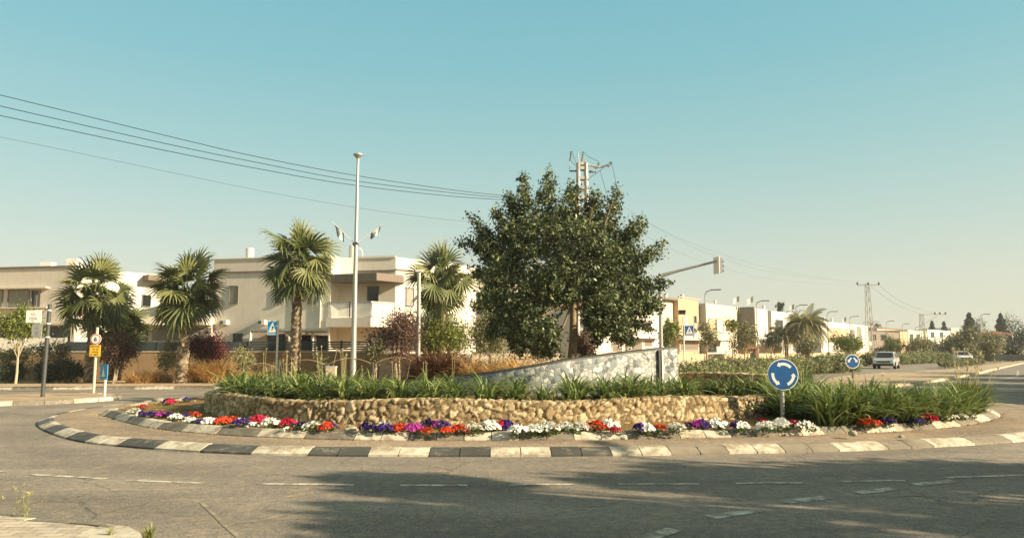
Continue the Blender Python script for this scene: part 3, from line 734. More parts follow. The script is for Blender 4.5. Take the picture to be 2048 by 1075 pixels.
FL = [(265, 830, 'white', 1), (284, 818, 'crimson', .8), (281, 834, 'purple,white', .9), (300, 836, 'purple', 1), (318, 837, 'magenta,purple', 1), (333, 837, 'purple', .95), (350, 841, 'white', 1), (367, 838, 'purple', .8), (386, 836, 'coral', .9), (379, 848, 'white', .95), (398, 849, 'purple', .8), (417, 851, 'white', 1.05),
      (336, 809, 'crimson,purple', 1.15), (369, 804, 'purple,white', .95), (443, 851, 'coral', 1.15), (464, 845, 'red', .9), (479, 848, 'white', .8), (480, 856, 'purple', 1.2), (503, 856, 'white', .75), (516, 848, 'crimson', 1.2), (538, 856, 'white', 1.25),
      (574, 855, 'crimson', 1.15), (574, 863, 'crimson,white', .6), (600, 861, 'purple', 1.05), (622, 863, 'white', 1.15), (655, 864, 'purple,red', 1.15), (735, 866, 'purple', 1.25), (766, 858, 'white', .9), (769, 867, 'purple', 1.15), (796, 866, 'coral', 1.15), (826, 867, 'magenta', 1.15),
      (855, 858, 'purple', 1.15), (851, 869, 'red', .9), (881, 860, 'purple,magenta', 1.15), (893, 869, 'red', .9), (918, 867, 'red', 1.1), (947, 867, 'white', 1.2), (979, 865, 'white', 1.35), (1012, 862, 'purple,crimson', 1.3), (1036, 869, 'white', 1.15), (1066, 868, 'white', 1.1), (1095, 867, 'white', 1.4),
      (1133, 865, 'white', 1.2), (1162, 865, 'white', 1.2), (1194, 864, 'red', 1.25), (1221, 860, 'white', 1.2), (1230, 867, 'crimson', .8), (1288, 866, 'white,purple', 1.25), (1318, 865, 'coral', .95), (1353, 865, 'white', 1.15), (1378, 861, 'purple', .95), (1402, 860, 'purple,magenta', 1.25),
      (1436, 860, 'white', 1.3), (1479, 862, 'white,purple', 1.2), (1525, 850, 'crimson', .85), (1534, 862, 'white', 1.15), (1563, 859, 'white', 1.3), (1589, 857, 'crimson', 1.05), (1613, 860, 'white', 1.1), (1632, 862, 'white', .6), (1736, 854, 'red', 1.15), (1750, 853, 'coral', .9),
      (1757, 841, 'crimson', 1.15), (1776, 851, 'purple', 1.1), (1806, 845, 'white', 1.1), (1828, 844, 'white', 1.0), (1837, 849, 'purple', .9), (1856, 846, 'crimson', 1.3), (1886, 842, 'white', .9), (1906, 841, 'white', .9), (1926, 839, 'white', .85), (1941, 836, 'white', .9), (1968, 824, 'white', .8)]
FL.sort()
fv, ff, ft = leafcloud([(0, 0, .045, .14, .14, .045)], 130, .05, 10, .03); folm = mesh_np('flower_foliage', fv, ff, L_strap, ft * .7)
ORD = 'first second third fourth fifth sixth seventh eighth ninth tenth eleventh twelfth thirteenth fourteenth fifteenth sixteenth seventeenth eighteenth nineteenth'.split()
TEN = {2: 'twenty', 3: 'thirty', 4: 'forty', 5: 'fifty', 6: 'sixty', 7: 'seventy'}
def ordinal(n):
    if n < 20: return ORD[n - 1]
    t, u = divmod(n, 10); return (TEN[t][:-1] + 'ieth') if u == 0 else TEN[t] + '-' + ORD[u - 1]
colname = dict(white='white', red='red', crimson='crimson pink', purple='deep purple', magenta='magenta', coral='orange red')
cnt = {}
tot = {}
for f in FL: tot[f[2]] = tot.get(f[2], 0) + 1
for i, (px, py, cols, s) in enumerate(FL):
    cl = cols.split(','); cnt[cols] = cnt.get(cols, 0) + 1
    g = G(px, py, .2); nm = ' and '.join(colname[c] for c in cl)
    lab = ('%s petunia clump along the kerb, %s %sclump from the left' % (nm, ordinal(cnt[cols]), nm + ' ')) if tot[cols] > 1 else 'the one petunia clump mixing %s blooms along the kerb' % nm
    if tot[cols] > 1: lab = '%s petunias by the kerb, %s such clump from the left' % (nm, ordinal(cnt[cols]))
    o = link('petunia_plant', folm); place(o, g[0], g[1] + .04, .2, random.uniform(0, 6.28) if len(cl) == 1 else random.choice((0, .5, -.4)), s * .93); tag(o, lab, 'flower clump', 'petunia clumps along the planter kerb')
    link('blooms', bloom_mesh(cl, int(66 * s), .165, i, random.uniform(-.3, .3)), o, False)

# pebbles, litter
def pebbles(name, n, f, smin, smax, mat, label_kind='stuff'):
    V = []; F = []; base = np.array([(0, 0, 1), (1, 0, 0), (0, 1, 0), (-1, 0, 0), (0, -1, 0), (0, 0, -.6)]); fs = [(0, 1, 2), (0, 2, 3), (0, 3, 4), (0, 4, 1), (5, 2, 1), (5, 3, 2), (5, 4, 3), (5, 1, 4)]
    for i in range(n):
        x, y, z = f(); s = smin + (smax - smin) * random.random() ** 3; a = random.uniform(0, 6.28); b = base * [s * random.uniform(.7, 1.4), s * random.uniform(.5, 1), s * random.uniform(.4, .8)] * (1 + rng.normal(size=(6, 1)) * .15)
        x_ = b[:, 0] * math.cos(a) - b[:, 1] * math.sin(a); y_ = b[:, 0] * math.sin(a) + b[:, 1] * math.cos(a); j = len(V)
        V += [(x + x_[k], y + y_[k], z + b[k, 2] + s * .3) for k in range(6)]; F += [tuple(j + q for q in t) for t in fs]
    return tag(link(name, mesh_np(name, V, F, mat)), kind='stuff')
def f_soil():
    while True:
        t = random.uniform(-math.pi, 0.1); r = rI(t) - random.uniform(.32, 2.2); x, y = CEN[0] + r * math.cos(t), CEN[1] + r * math.sin(t)
        return x, y, .2
pebbles('gravel', 1300, f_soil, .006, .035, M_rock)
def f_kerb():
    t = random.uniform(-math.pi + .1, -.1); r = rI(t) + abs(random.gauss(0, .05)) + .01; return CEN[0] + r * math.cos(t), CEN[1] + r * math.sin(t), .1
pebbles('kerb_grit', 700, f_kerb, .006, .026, M_litter)
def f_fore():
    c = random.choice(((270, 1062), (330, 1020), (720, 1025), (450, 1070), (900, 1040), (180, 1005), (60, 1010), (640, 1050), (1500, 940), (500, 930)))
    x = random.gauss(c[0], 110); y = random.gauss(c[1], 14)
    y = max(y, 925)
    g = G(x, y); return g[0], g[1], 0
pebbles('road_grit', 2200, f_fore, .003, .011, M_kgrey)
def rock(x, y, z, sx_, sy_, sz_, label, seed):
    import bmesh
    bm = bmesh.new(); bmesh.ops.create_icosphere(bm, subdivisions=3, radius=1); r_ = random.Random(seed)
    from mathutils import noise as mn
    for v in bm.verts:
        k = 1 + .28 * mn.noise(v.co * 1.5 + Vector((seed, 0, 0))) + .1 * mn.noise(v.co * 4); v.co = Vector((v.co.x * sx_ * k, v.co.y * sy_ * k, v.co.z * sz_ * k))
    me = bpy.data.meshes.new('rock'); bm.to_mesh(me); bm.free(); me.materials.append(M_rock); o = link('rock', me); place(o, x, y, z, r_.uniform(0, 6)); tag(o, label, 'rock')
g = G(703, 862, .2); rock(g[0], g[1], .22, .17, .11, .08, 'flat grey-green rock in the gap of the flower row', 3)
g = G(397, 818, .2); rock(g[0], g[1], .22, .14, .1, .09, 'pale wedge-shaped rock on the soil left of the stone wall end', 5)
g = G(318, 803, .2); rock(g[0], g[1], .23, .22, .12, .08, 'flat stone lying left of the rear flower clumps', 9)
g = G(1705, 866, .2); rock(g[0], g[1], .2, .07, .06, .05, 'small pale stone at the lily bank foot beside the kerb', 11)
g = G(1803, 874, .11); rock(g[0], g[1], .12, .05, .04, .035, 'small loose stone on the apron near the right kerb', 12)

# ------------------------------------------------------------ trees
def tree(name, x, y, z, H, blobs, nleaf, lsize, lmat, bmat, label, cat_='tree', group=None, tr=.12, per=22, spread=.16, branch=True, stems=1, wid=.5, fork=.45):
    """trunk + limbs reaching into each part of the crown, and a crown of separate leaves"""
    root = empty(name, (x, y, z), label, cat_, group)
    mb = MB(); B = np.array(blobs, float); cz = B[:, 2].min()
    for s in range(stems):
        ox = random.uniform(-.12, .12) * (stems > 1); fx = x + ox
        top = np.array([B[:, 0].mean(), B[:, 1].mean(), z + (B[:, 2].mean() - z) * .75 + .3])
        f0 = np.array([fx + random.uniform(-.03, .03), y + ox * .5, z - .05]); f1 = f0 + (top - f0) * fork + np.array([ox * .8, 0, 0]); f1 = f1 if name != 'broadleaf_tree' or nleaf < 20000 else np.array([x + .12, y, 3.05]); mid = (f0 + f1) / 2 + np.array([tr * .3, 0, 0])
        mb.tube([f0, f0 + np.array([0, 0, .15]), mid, f1], [tr * 1.35, tr * 1.05, tr * .9, tr * .75], 9, cap=False)
        if branch:
            for b in (B[s::stems] if len(B) < 40 else B[::5]):
                e = b[:3] + rng.normal(size=3) * b[3] * .15; k = f1 + (e - f1) * .5 + np.array([0, 0, -.06 * np.linalg.norm(e - f1)]); r0 = tr * .38
                mb.tube([f1 - np.array([0, 0, .05]), k, e], [r0, r0 * .55, r0 * .2], 6, cap=False)
    mb.build('trunk', bmat, root, smooth=True)
    V, F, T = leafcloud(blobs, int(nleaf * 1.5) if nleaf < 12000 else nleaf, lsize, per, spread, wid)
    link('crown', mesh_np('crown', V, F, lmat, T), root)
    return root
tY = 20.0
tb = [(1105, 470, 48), (1050, 480, 40), (1170, 480, 48), (1230, 520, 42), (1010, 540, 42), (1100, 545, 62), (1180, 555, 62), (1050, 600, 55), (1112, 572, 46), (1130, 588, 26), (1210, 610, 48), (1255, 590, 38), (990, 590, 34), (1030, 645, 42), (1082, 660, 36), (1198, 638, 34), (1240, 638, 28), (1188, 636, 22)]
tips = [((1090, 450), (1098, 347), 34, 11), ((1060, 450), (1044, 358), 30, 11), ((1040, 470), (1022, 398), 28, 12), ((1130, 450), (1145, 378), 34, 16), ((1180, 460), (1190, 392), 34, 15), ((1215, 470), (1230, 388), 26, 11), ((1240, 500), (1280, 442), 30, 14),
        ((1250, 545), (1326, 486), 28, 10), ((1270, 575), (1334, 568), 26, 9), ((1260, 610), (1318, 612), 28, 12), ((1245, 640), (1300, 652), 24, 11), ((1230, 655), (1262, 682), 24, 10), ((1200, 650), (1196, 680), 22, 10), ((1085, 670), (1100, 705), 26, 14), ((1035, 660), (1040, 702), 28, 14),
        ((1010, 640), (982, 668), 26, 12), ((1000, 600), (948, 612), 24, 9), ((990, 560), (950, 545), 26, 12), ((1000, 520), (922, 482), 24, 8), ((1000, 505), (942, 436), 24, 9), ((1020, 490), (998, 428), 26, 13), ((985, 520), (965, 480), 22, 12)]
lob = []
for (a, b), (c, d), r0, r1 in tips:
    for t in (0, .3, .55, .78, 1.0): lob.append((a + (c - a) * t, b + (d - b) * t, r0 + (r1 - r0) * t))
blobs = []
for (a, b, r_) in tb + lob:
    rm = r_ / FPX * tY; half = 2.5 * math.sqrt(max(.05, 1 - ((a - 1125) / 225) ** 2)) * (1 - .35 * (b < 430))
    k = 2 if (a, b, r_) in tb else 1
    if k == 1: half = min(half, 1.3)
    for j in range(k):
        dy = random.uniform(-half, half) if k == 1 else (-half + rm * .6 + random.uniform(0, .5) if j == 0 else half - rm * .6 - random.uniform(0, .8))
        if k == 1: dy *= .5
        c = D(a, b, tY + dy); rq = rm * (tY + dy) / tY; blobs.append((*c, rq, rq, rq))
tree('broadleaf_tree', 1.56, tY, .55, 6, blobs, 96000, .09, L_tree, M_bark, 'large dark green leafy tree standing on the roundabout behind the mosaic wall', tr=.125, per=20, spread=.075, fork=.5)

def simple_crown(px, py, rx, ry, Y, n=7, depth=1.0):
    rx, ry = rx * 1.12, ry * 1.12
    c = D(px, py, Y); RX, RZ = rx / FPX * Y, ry / FPX * Y; out_ = [(*c, RX * .6, RX * .6 * depth, RZ * .6)]
    for i in range(n):
        a = random.uniform(0, 6.283); b = random.uniform(-1, 1); q = .55 * random.uniform(.8, 1.1)
        out_.append((c[0] + math.cos(a) * math.cos(b) * RX * q, c[1] + math.sin(a) * math.cos(b) * RX * q * depth, c[2] + math.sin(b) * RZ * q * 1.2, RX * .42, RX * .42, RZ * .42))
    return out_
def ptree(px, py, rx, ry, Y, base_px, nleaf, ls, lm, label, name='small_tree', cat_='tree', group=None, tr=.05, stems=1, zb=.0, per=18, bm=None, n=7):
    bl = simple_crown(px, py, rx, ry, Y, n); X = (base_px - 1024) / FPX * Y
    return tree(name, X, Y, zb, 0, bl, nleaf, ls, lm, bm or M_bark2, label, cat_, group, tr, per, min(rx, ry) / FPX * Y * .18, stems=stems, fork=.55)
def bush(px, py, rx, ry, Y, nleaf, ls, lm, label, name='shrub', group=None, zb=0., n=7, per=16, stems=3):
    return ptree(px, py, rx, ry, Y, px, nleaf, ls, lm, label, name, 'shrub', group, .025, stems, zb, per, n=n)
ptree(40, 647, 42, 36, 33.5, 41, 3600, .12, L_green, 'small bright green street tree with slim pale trunk at far left', tr=.06)
bush(22, 741, 26, 22, 36.5, 2400, .09, L_dark, 'rounded grey-green bush at the far left edge under the small tree')
bush(92, 745, 30, 20, 36, 2600, .09, L_dark, 'rounded grey-green bush behind the tall sign pole')
bush(145, 740, 32, 23, 36.5, 2800, .09, L_dark, 'darkest rounded bush between the sign pole and the weight limit sign')
bush(105, 703, 42, 22, 38.5, 1500, .11, L_olive, 'sparse pale olive shrub against the brown garden wall behind the sign pole')
bush(30, 712, 40, 20, 38.8, 1500, .11, L_olive, 'sparse pale olive shrub against the brown wall at the left edge')
ptree(234, 700, 34, 42, 34.6, 236, 3000, .1, L_brown, 'small bushy tree with reddish brown leaves right of the weight limit sign', stems=3, tr=.04)
ptree(336, 705, 30, 36, 35, 338, 1700, .09, L_olive, 'thin olive green sapling left of the second palm trunk', stems=2, tr=.03)
bush(414, 688, 46, 42, 36, 5200, .1, L_red, 'dense dark red-leaved shrub right behind the second palm')
ptree(484, 715, 28, 34, 36, 486, 1500, .09, L_olive, 'thin olive green sapling right of the dark red shrub', stems=2, tr=.03)
ptree(650, 720, 22, 22, 36.5, 650, 700, .09, L_olive, 'low olive shrub by the wall between the third palm and the lamp post', stems=2, tr=.03)
ptree(790, 672, 56, 44, 36, 800, 5200, .11, L_brown, 'wide dark shrubby tree with brown leaves and pale stems right of the lamp post', stems=3, tr=.05)
bush(748, 705, 26, 24, 35.5, 1600, .1, L_olive, 'grey-green bush at the foot of the lamp post')
bush(897, 672, 66, 46, 38.8, 11000, .12, L_green, 'bright yellow-green rounded shrub around the fourth palm trunk', n=12)
bush(978, 672, 42, 48, 40, 6000, .12, L_olive, 'duller green shrub between the yellow-green shrub and the large tree')
bush(1085, 690, 34, 25, 24, 2400, .1, L_tree, 'dark glossy green bush low behind the large tree trunk, left side', zb=.3)
bush(1165, 690, 26, 28, 27, 2200, .09, L_brown, 'brownish bush low behind the large tree trunk, right side', zb=.2)

# ------------------------------------------------------------ palms
def fan_palm(px_base, Y, trunk_top, crown, nf, label, lean=0., tr=.2, L=(1.0, 1.05), skirt=8, seed=0, zb=.1):
    r_ = random.Random(seed); X = (px_base - 1024) / FPX * Y
    top = D(trunk_top[0], trunk_top[1], Y); root = empty('fan_palm', (X, Y, zb), label, 'palm tree')
    V = []; F = []; T = []
    H = top[2] - zb; rings_ = int(H / .085); k = 14
    for i in range(rings_ + 1):
        s = i / rings_; c = np.array([X + (top[0] - X) * s, Y, zb + H * s]); rad = tr * (1.2 - .32 * s) if s < .75 else tr * (1.02 + .25 * (s - .75) * 4)
        for j in range(k):
            a = 6.283 * j / k + (i % 2) * .22; rr_ = rad * (1 + r_.choice((-.12, -.05, .05, .16)) + r_.uniform(-.05, .05)); V.append((c[0] + rr_ * math.cos(a), c[1] + rr_ * math.sin(a), c[2] + r_.uniform(-.02, .02)))
            T.append(r_.choice((.1, .35, .6, .95)) * r_.uniform(.7, 1.05))
    for i in range(rings_):
        for j in range(k):
            a, b = i * k + j, i * k + (j + 1) % k; F.append((a, b, b + k, a + k))
    F.append(tuple(range(rings_ * k, rings_ * k + k)))
    link('trunk', mesh_np('trunk', V, F, M_palmbark, T), root)
    def fronds(n, dead, inner=False):
        V = []; F = []; T = []
        for f in range(n):
            az = f * 2.39996 + r_.uniform(-.3, .3); s = (f + .5) / n
            el = (R(84) - s * R(134) + r_.uniform(-.12, .12)) if not dead else R(-62) + r_.uniform(-.2, .15)
            pl = (L[0] * r_.uniform(.55, 1.1)) * (1 if not dead else .45); bl = L[1] * r_.uniform(.72, 1.05) * (.9 if dead else 1)
            if inner: el = r_.uniform(R(-25), R(88)); pl = L[0] * r_.uniform(.2, .5); bl *= .72
            base_ = top + np.array([0, 0, .25 * (1 - s) - (.1 if dead else 0)]); d = np.array([math.cos(az) * math.cos(el), math.sin(az) * math.cos(el), math.sin(el)])
            # petiole, sagging
            pts = [base_]; dd = d.copy()
            for q in range(4):
                dd = dd + np.array([0, 0, -.09]); dd /= np.linalg.norm(dd); pts.append(pts[-1] + dd * pl / 4)
            side = np.cross(dd, [0, 0, 1.]); side /= np.linalg.norm(side) + 1e-9; up = np.cross(side, dd)
            for q in range(4):
                j = len(V); V += [pts[q] - side * .018, pts[q] + side * .018, pts[q + 1] + side * .014, pts[q + 1] - side * .014]; F.append((j, j + 1, j + 2, j + 3)); T += [.9 if not dead else .5] * 4
            if not dead: dd = dd + np.array([0, 0, -.42 - .2 * max(0, math.cos(el)) + .35 * max(0, math.sin(el))]); dd /= np.linalg.norm(dd); side = np.cross(dd, [0, 0, 1.]); side /= np.linalg.norm(side) + 1e-9; up = np.cross(side, dd)
            hub = pts[-1]; tint = r_.random() * .55 + .25 * (1 - s); ns = 24
            roll = r_.uniform(-1.05, 1.05); si = side * math.cos(roll) + up * math.sin(roll); u2 = np.cross(si, dd)
            for g_ in range(ns):
                phi = R(-98 + 196 * g_ / (ns - 1)) ; sd = dd * math.cos(phi) + si * math.sin(phi) + u2 * (-.18 * math.sin(abs(phi)) + (.05 if g_ % 2 else -.05)); sd /= np.linalg.norm(sd)
                ll = bl * (.62 + .38 * math.cos(phi * .55)) * r_.uniform(.92, 1.05); p = hub.copy(); wd = .1
                perp = np.cross(sd, u2); perp /= np.linalg.norm(perp) + 1e-9; tilt = u2 * (.38 if g_ % 2 else -.38); perp = perp + tilt; perp /= np.linalg.norm(perp)
                prev = None; cur = sd.copy(); st = (0, .4, .64, .84, 1.0); ws = (.016, wd, wd * .6, wd * .28, .004)
                for q in range(5):
                    if q: p = p + cur * ll * (st[q] - st[q - 1])
                    if q >= 2:
                        cur = cur + np.array([0, 0, -.6 - .75 * r_.random()]) * (1 if q > 2 else .3); cur /= np.linalg.norm(cur)
                    j = len(V); V += [p - perp * ws[q] * .5, p + perp * ws[q] * .5]; T += [min(1, tint + (.35 if q >= 3 else 0) + (.12 if g_ % 2 else 0))] * 2
                    if prev is not None: F.append((prev, prev + 1, j + 1, j))
                    prev = j
        return np.array(V), np.array(F), np.array(T)
    V, F, T = fronds(int(nf * .66), False); link('crown', mesh_np('crown', V, F, L_palm, T), root)
    V, F, T = fronds(20, False, True); link('inner_fronds', mesh_np('inner_fronds', V, F, L_palm, T * .8), root)
    if skirt:
        V, F, T = fronds(skirt, True); link('dead_fronds', mesh_np('dead_fronds', V, F, L_palmdead, T), root)
    return root
fan_palm(592, 33, (598, 532), None, 46, 'tallest fan palm with thick pale trunk left of the tall lamp post', tr=.205, L=(1.3, 1.3), skirt=9, seed=3, zb=.1)
fan_palm(370, 34, (374, 592), None, 44, 'fan palm standing in front of the dark red shrub', tr=.215, L=(1.2, 1.3), skirt=6, seed=5)
fan_palm(187, 35.5, (189, 600), None, 42, 'fan palm behind the weight limit sign', tr=.2, L=(1.2, 1.3), skirt=5, seed=8)
fan_palm(885, 38, (884, 570), None, 40, 'fan palm rising out of the yellow-green shrub, right of the lamp post', tr=.18, L=(1.2, 1.3), skirt=5, seed=11, zb=.2)
fan_palm(236, 37.5, (240, 668), None, 30, 'short dark fan palm right beside the palm behind the weight limit sign', tr=.24, L=(1.0, 1.2), skirt=2, seed=14)
def feather_palm(px, Y, hub, n, Lf, label, seed=1, tr=.18):
    r_ = random.Random(seed); X = (px - 1024) / FPX * Y; top = D(px, hub, Y); root = empty('feather_palm', (X, Y, 0), label, 'palm tree')
    mb = MB(); mb.tube([(X, Y, 0), (X, Y, top[2] * .5), tuple(top)], [tr * 1.4, tr, tr * .9], 10); mb.build('trunk', M_bark, root)
    V = []; F = []; T = []
    for f in range(n):
        az = f * 2.39996; s = (f + .5) / n; el = R(80) - s * R(100) + r_.uniform(-.1, .1); p = top.copy(); d = np.array([math.cos(az) * math.cos(el), math.sin(az) * math.cos(el), math.sin(el)]); L_ = Lf * r_.uniform(.85, 1.1); tt = r_.random()
        for q in range(12):
            side = np.cross(d, [0, 0, 1.]); side /= np.linalg.norm(side) + 1e-9; q2 = p + d * L_ / 12
            j = len(V); V += [p - side * .03, p + side * .03, q2 + side * .025, q2 - side * .025]; F.append((j, j + 1, j + 2, j + 3)); T += [.8] * 4
            if q > 1:
                for sg in (-1, 1):
                    for h in (0, .5):
                        b = p + (q2 - p) * h; tip = b + (side * sg * .75 + d * .35 + np.array([0, 0, -.75])) * .85 * math.sin(math.pi * min(.95, (q + 1) / 13)); wv = d * .03; j = len(V)
                        V += [b - wv, b + wv, (b + tip) / 2 + wv + np.array([0, 0, .06]), tip]; F.append((j, j + 1, j + 2, j + 3)); T += [tt] * 4
            p = q2; d = d + np.array([0, 0, -.2]); d /= np.linalg.norm(d)
    link('crown', mesh_np('crown', np.array(V), np.array(F), L_olive, T), root)
feather_palm(1612, 82, 652, 60, 3.2, 'feathery palm with drooping fronds among the street lamps on the right', 4, .25)
feather_palm(1570, 84, 672, 36, 2.6, 'smaller feathery palm leaning left beside the larger feathery palm', 9, .2)

# ------------------------------------------------------------ ground cover on the garden side
V = []; parts_ = []
mgs = [mesh_np('dry_grass_tuft', *blades(110, .3, .75, .02, .6, .9, 4, .2)[:2], L_ochre, np.random.default_rng(k).random(110 * 10)) for k in range(2)]
k = 0
for (x0, x1, n, y0, y1, s) in ((255, 345, 20, 34.3, 35.4, .7), (385, 455, 26, 34.2, 35.2, 1.15), (455, 540, 9, 35, 36, .7)):
    for i in range(n):
        px = random.uniform(x0, x1); Y = random.uniform(y0, y1); o = link('dry_grass_tuft', random.choice(mgs)); place(o, (px - 1024) / FPX * Y, Y, 0, random.uniform(0, 6), 1.75 * s * random.uniform(.8, 1.15))
        lb = {255: 'low straw-coloured grass tuft between the brown bushy tree and the second palm', 385: 'tall golden grass tuft at the foot of the dark red shrub', 455: 'short straw grass tuft right of the dark red shrub'}[x0]
        tag(o, lb, 'grass tuft', {255: 'straw grass left of the second palm', 385: 'golden grass under the dark red shrub', 455: 'straw grass right of the red shrub'}[x0])
# ------------------------------------------------------------ signs, posts, lamps
def disc(mb, c, r, y0, y1, n=36, mi=0):
    """upright disc facing -Y, between depth y0 (front) and y1"""
    i = len(mb.v)
    for y in (y0, y1): mb.v += [(c[0] + r * math.cos(6.2832 * k / n), c[1] + y, c[2] + r * math.sin(6.2832 * k / n)) for k in range(n)]
    mb.f.append(tuple(range(i, i + n))); mb.f.append(tuple(range(i + 2 * n - 1, i + n - 1, -1))); mb.m += [mi, mi]
    for k in range(n): mb.f.append((i + k, i + n + k, i + n + (k + 1) % n, i + (k + 1) % n)); mb.m.append(mi)
def plate(mb, pts, c, y0, y1, mi=0):
    n = len(pts); i = len(mb.v)
    for y in (y0, y1): mb.v += [(c[0] + p[0], c[1] + y, c[2] + p[1]) for p in pts]
    mb.f.append(tuple(range(i, i + n))); mb.f.append(tuple(range(i + 2 * n - 1, i + n - 1, -1))); mb.m += [mi, mi]
    for k in range(n): mb.f.append((i + k, i + n + k, i + n + (k + 1) % n, i + (k + 1) % n)); mb.m.append(mi)
def local(name, mb, mats, parent, smooth=False): return mb.build(name, mats, parent, smooth, world=False)
def post(root, h, r=.038, mat=None, n=14):
    mb = MB(); mb.tube([(0, 0, -.1), (0, 0, h)], r, n); mb.tube([(0, 0, h), (0, 0, h + .015)], r * 1.08, n); return local('post', mb, mat or M_metal, root)
def arrow_arc(a0, a1, r0, r1, hd=.17):
    """curved arrow as a polygon: from a0 to a1 degrees, head past a1"""
    s = 1 if a1 > a0 else -1; pts = []; K_ = 10
    for k in range(K_ + 1): a = R(a0 + (a1 - a0) * k / K_); pts.append((r1 * math.cos(a), r1 * math.sin(a)))
    a = R(a1); rm = (r0 + r1) / 2; w_ = (r1 - r0) * 1.0
    head = [((rm + w_) * math.cos(a), (rm + w_) * math.sin(a)), (rm * math.cos(a + s * hd / rm), rm * math.sin(a + s * hd / rm)), ((rm - w_) * math.cos(a), (rm - w_) * math.sin(a))]
    for k in range(K_, -1, -1): a = R(a0 + (a1 - a0) * k / K_); pts.append((r0 * math.cos(a), r0 * math.sin(a)))
    return pts, head
# roundabout sign on the island
g = G(1566, 840, .2); Ys = g[1]; cz = D(1569, 748, Ys); rt = empty('roundabout_sign', (g[0], g[1], .2), 'round blue roundabout sign with three white curved arrows on a short grey post', 'road sign')
post(rt, cz[2] - .2 + .05, .045, M_metal)
mb = MB(); c = (.01, 0, cz[2] - .2); Rr = 30.6 / FPX * Ys
disc(mb, c, Rr, -.075, -.055, 48, 0); rim = local('sign_rim', mb, M_swhite, rt)
mb = MB(); disc(mb, c, Rr * .945, -.08, -.076, 48, 0); face = local('sign_face', mb, M_blue, rt)
mb = MB()
for a0, a1 in ((42, 108), (172, 232), (292, 350)):
    p1, p2 = arrow_arc(a0, a1, Rr * .58, Rr * .76, Rr * .2)
    h = len(p1) // 2
    for k in range(h - 1): plate(mb, [p1[k], p1[k + 1], p1[-2 - k], p1[-1 - k]], c, -.0835, -.0805)
    plate(mb, p2, c, -.0835, -.0805)
local('arrow', mb, M_swhite, rt)
# keep either side sign on the median
Y2 = 40.; g = D(1704, 722, Y2); rt = empty('keep_side_sign', (g[0] + .0, Y2, .1), 'round blue sign with two downward white arrows beside the far road', 'road sign'); post(rt, g[2] + .1, .04, M_dkmetal)
mb = MB(); Rr = 14 / FPX * Y2; c = (0, 0, g[2] - .1); disc(mb, c, Rr, -.07, -.05, 32); local('sign_rim', mb, M_swhite, rt)
mb = MB(); disc(mb, c, Rr * .9, -.075, -.071, 32); local('sign_face', mb, M_blue, rt)
mb = MB()
for s in (-1, 1):
    q = [(.1, .45), (.22, .56), (.56, .2), (.66, .3), (.7, -.12), (.3, -.1), (.42, .04)]
    plate(mb, [(s * a * Rr, b * Rr) for a, b in q], c, -.079, -.0755)
local('arrow', mb, M_swhite, rt)
# pedestrian crossing signs
def crossing(px, py0, py1, wpx, Y, post_px, post_top, base_y, label, yaw, ml):
    z0, z1 = D(px, py1, Y)[2], D(px, py0, Y)[2]; X = (post_px - 1024) / FPX * Y; rt = empty('crossing_sign', (X, Y, .1), label, 'road sign'); post(rt, D(post_px, post_top, Y)[2] - .1, .045, M_whitem)
    cx = (px - post_px) / FPX * Y; c = (cx, 0, (z0 + z1) / 2 - .1); hw, hh = wpx / 2 / FPX * Y, (z1 - z0) / 2
    mb = MB(); plate(mb, [(-hw, -hh), (hw, -hh), (hw, hh), (-hw, hh)], c, -.07, -.05); local('sign_rim', mb, M_swhite, rt)
    mb = MB(); q = .9; plate(mb, [(-hw * q, -hh * q), (hw * q, -hh * q), (hw * q, hh * q), (-hw * q, hh * q)], c, -.076, -.0715); local('sign_face', mb, ml, rt)
    mb = MB(); plate(mb, [(-hw * .78, -hh * .68), (hw * .78, -hh * .68), (0, hh * .78)], c, -.08, -.0765); local('sign_triangle', mb, M_swhite, rt)
    mb = MB(); f = lambda P_: plate(mb, [(a * hw, b * hh) for a, b in P_], c, -.084, -.0805)
    f([(.06 * math.cos(t * .7), .33 + .07 * math.sin(t * .7)) for t in range(9)]); f([(-.1, .2), (.1, .22), (.12, -.08), (-.08, -.06)]); f([(-.08, -.06), (.02, -.06), (-.18, -.42), (-.28, -.4)]); f([(.02, -.06), (.12, -.08), (.26, -.4), (.16, -.44)]); f([(.1, .2), (.3, .02), (.25, -.03), (.08, .1)])
    for k in (-.5, -.2, .1, .4): f([(k, -.6), (k + .13, -.6), (k + .11, -.5), (k + .02, -.5)])
    local('pedestrian_symbol', mb, M_ink, rt); rt.rotation_euler.z = yaw
    return rt
crossing(547, 641, 669, 20, 33.2, 557, 641, 750, 'blue pedestrian crossing sign with white triangle between the second and third palms', 0, M_blue2)
crossing(1377, 650, 671, 18.5, 47, 1366, 634, 735, 'blue pedestrian crossing sign with white triangle above the mosaic wall end', 0, M_blue)
g = G(209, 791, .12); Yk = g[1]; rt = empty('crossing_sign', (g[0], Yk, .12), 'blue sign seen almost edge-on on a short white post at the left kerb', 'road sign')
post(rt, .82, .04, M_whitem); mb = MB(); zc = D(213, 743, Yk)[2] - .12; hz = 15 / FPX * Yk
plate(mb, [(-.28, -hz), (.28, -hz), (.28, hz), (-.28, hz)], (0, 0, zc), -.07, -.05); o = local('sign_face', mb, M_blue2, rt); o.rotation_euler.z = R(-40)
mb = MB(); plate(mb, [(-.12, -hz * .6), (.12, -hz * .6), (0, hz * .6)], (0, 0, zc), -.08, -.072); o = local('sign_triangle', mb, M_swhite, rt); o.rotation_euler.z = R(-40)
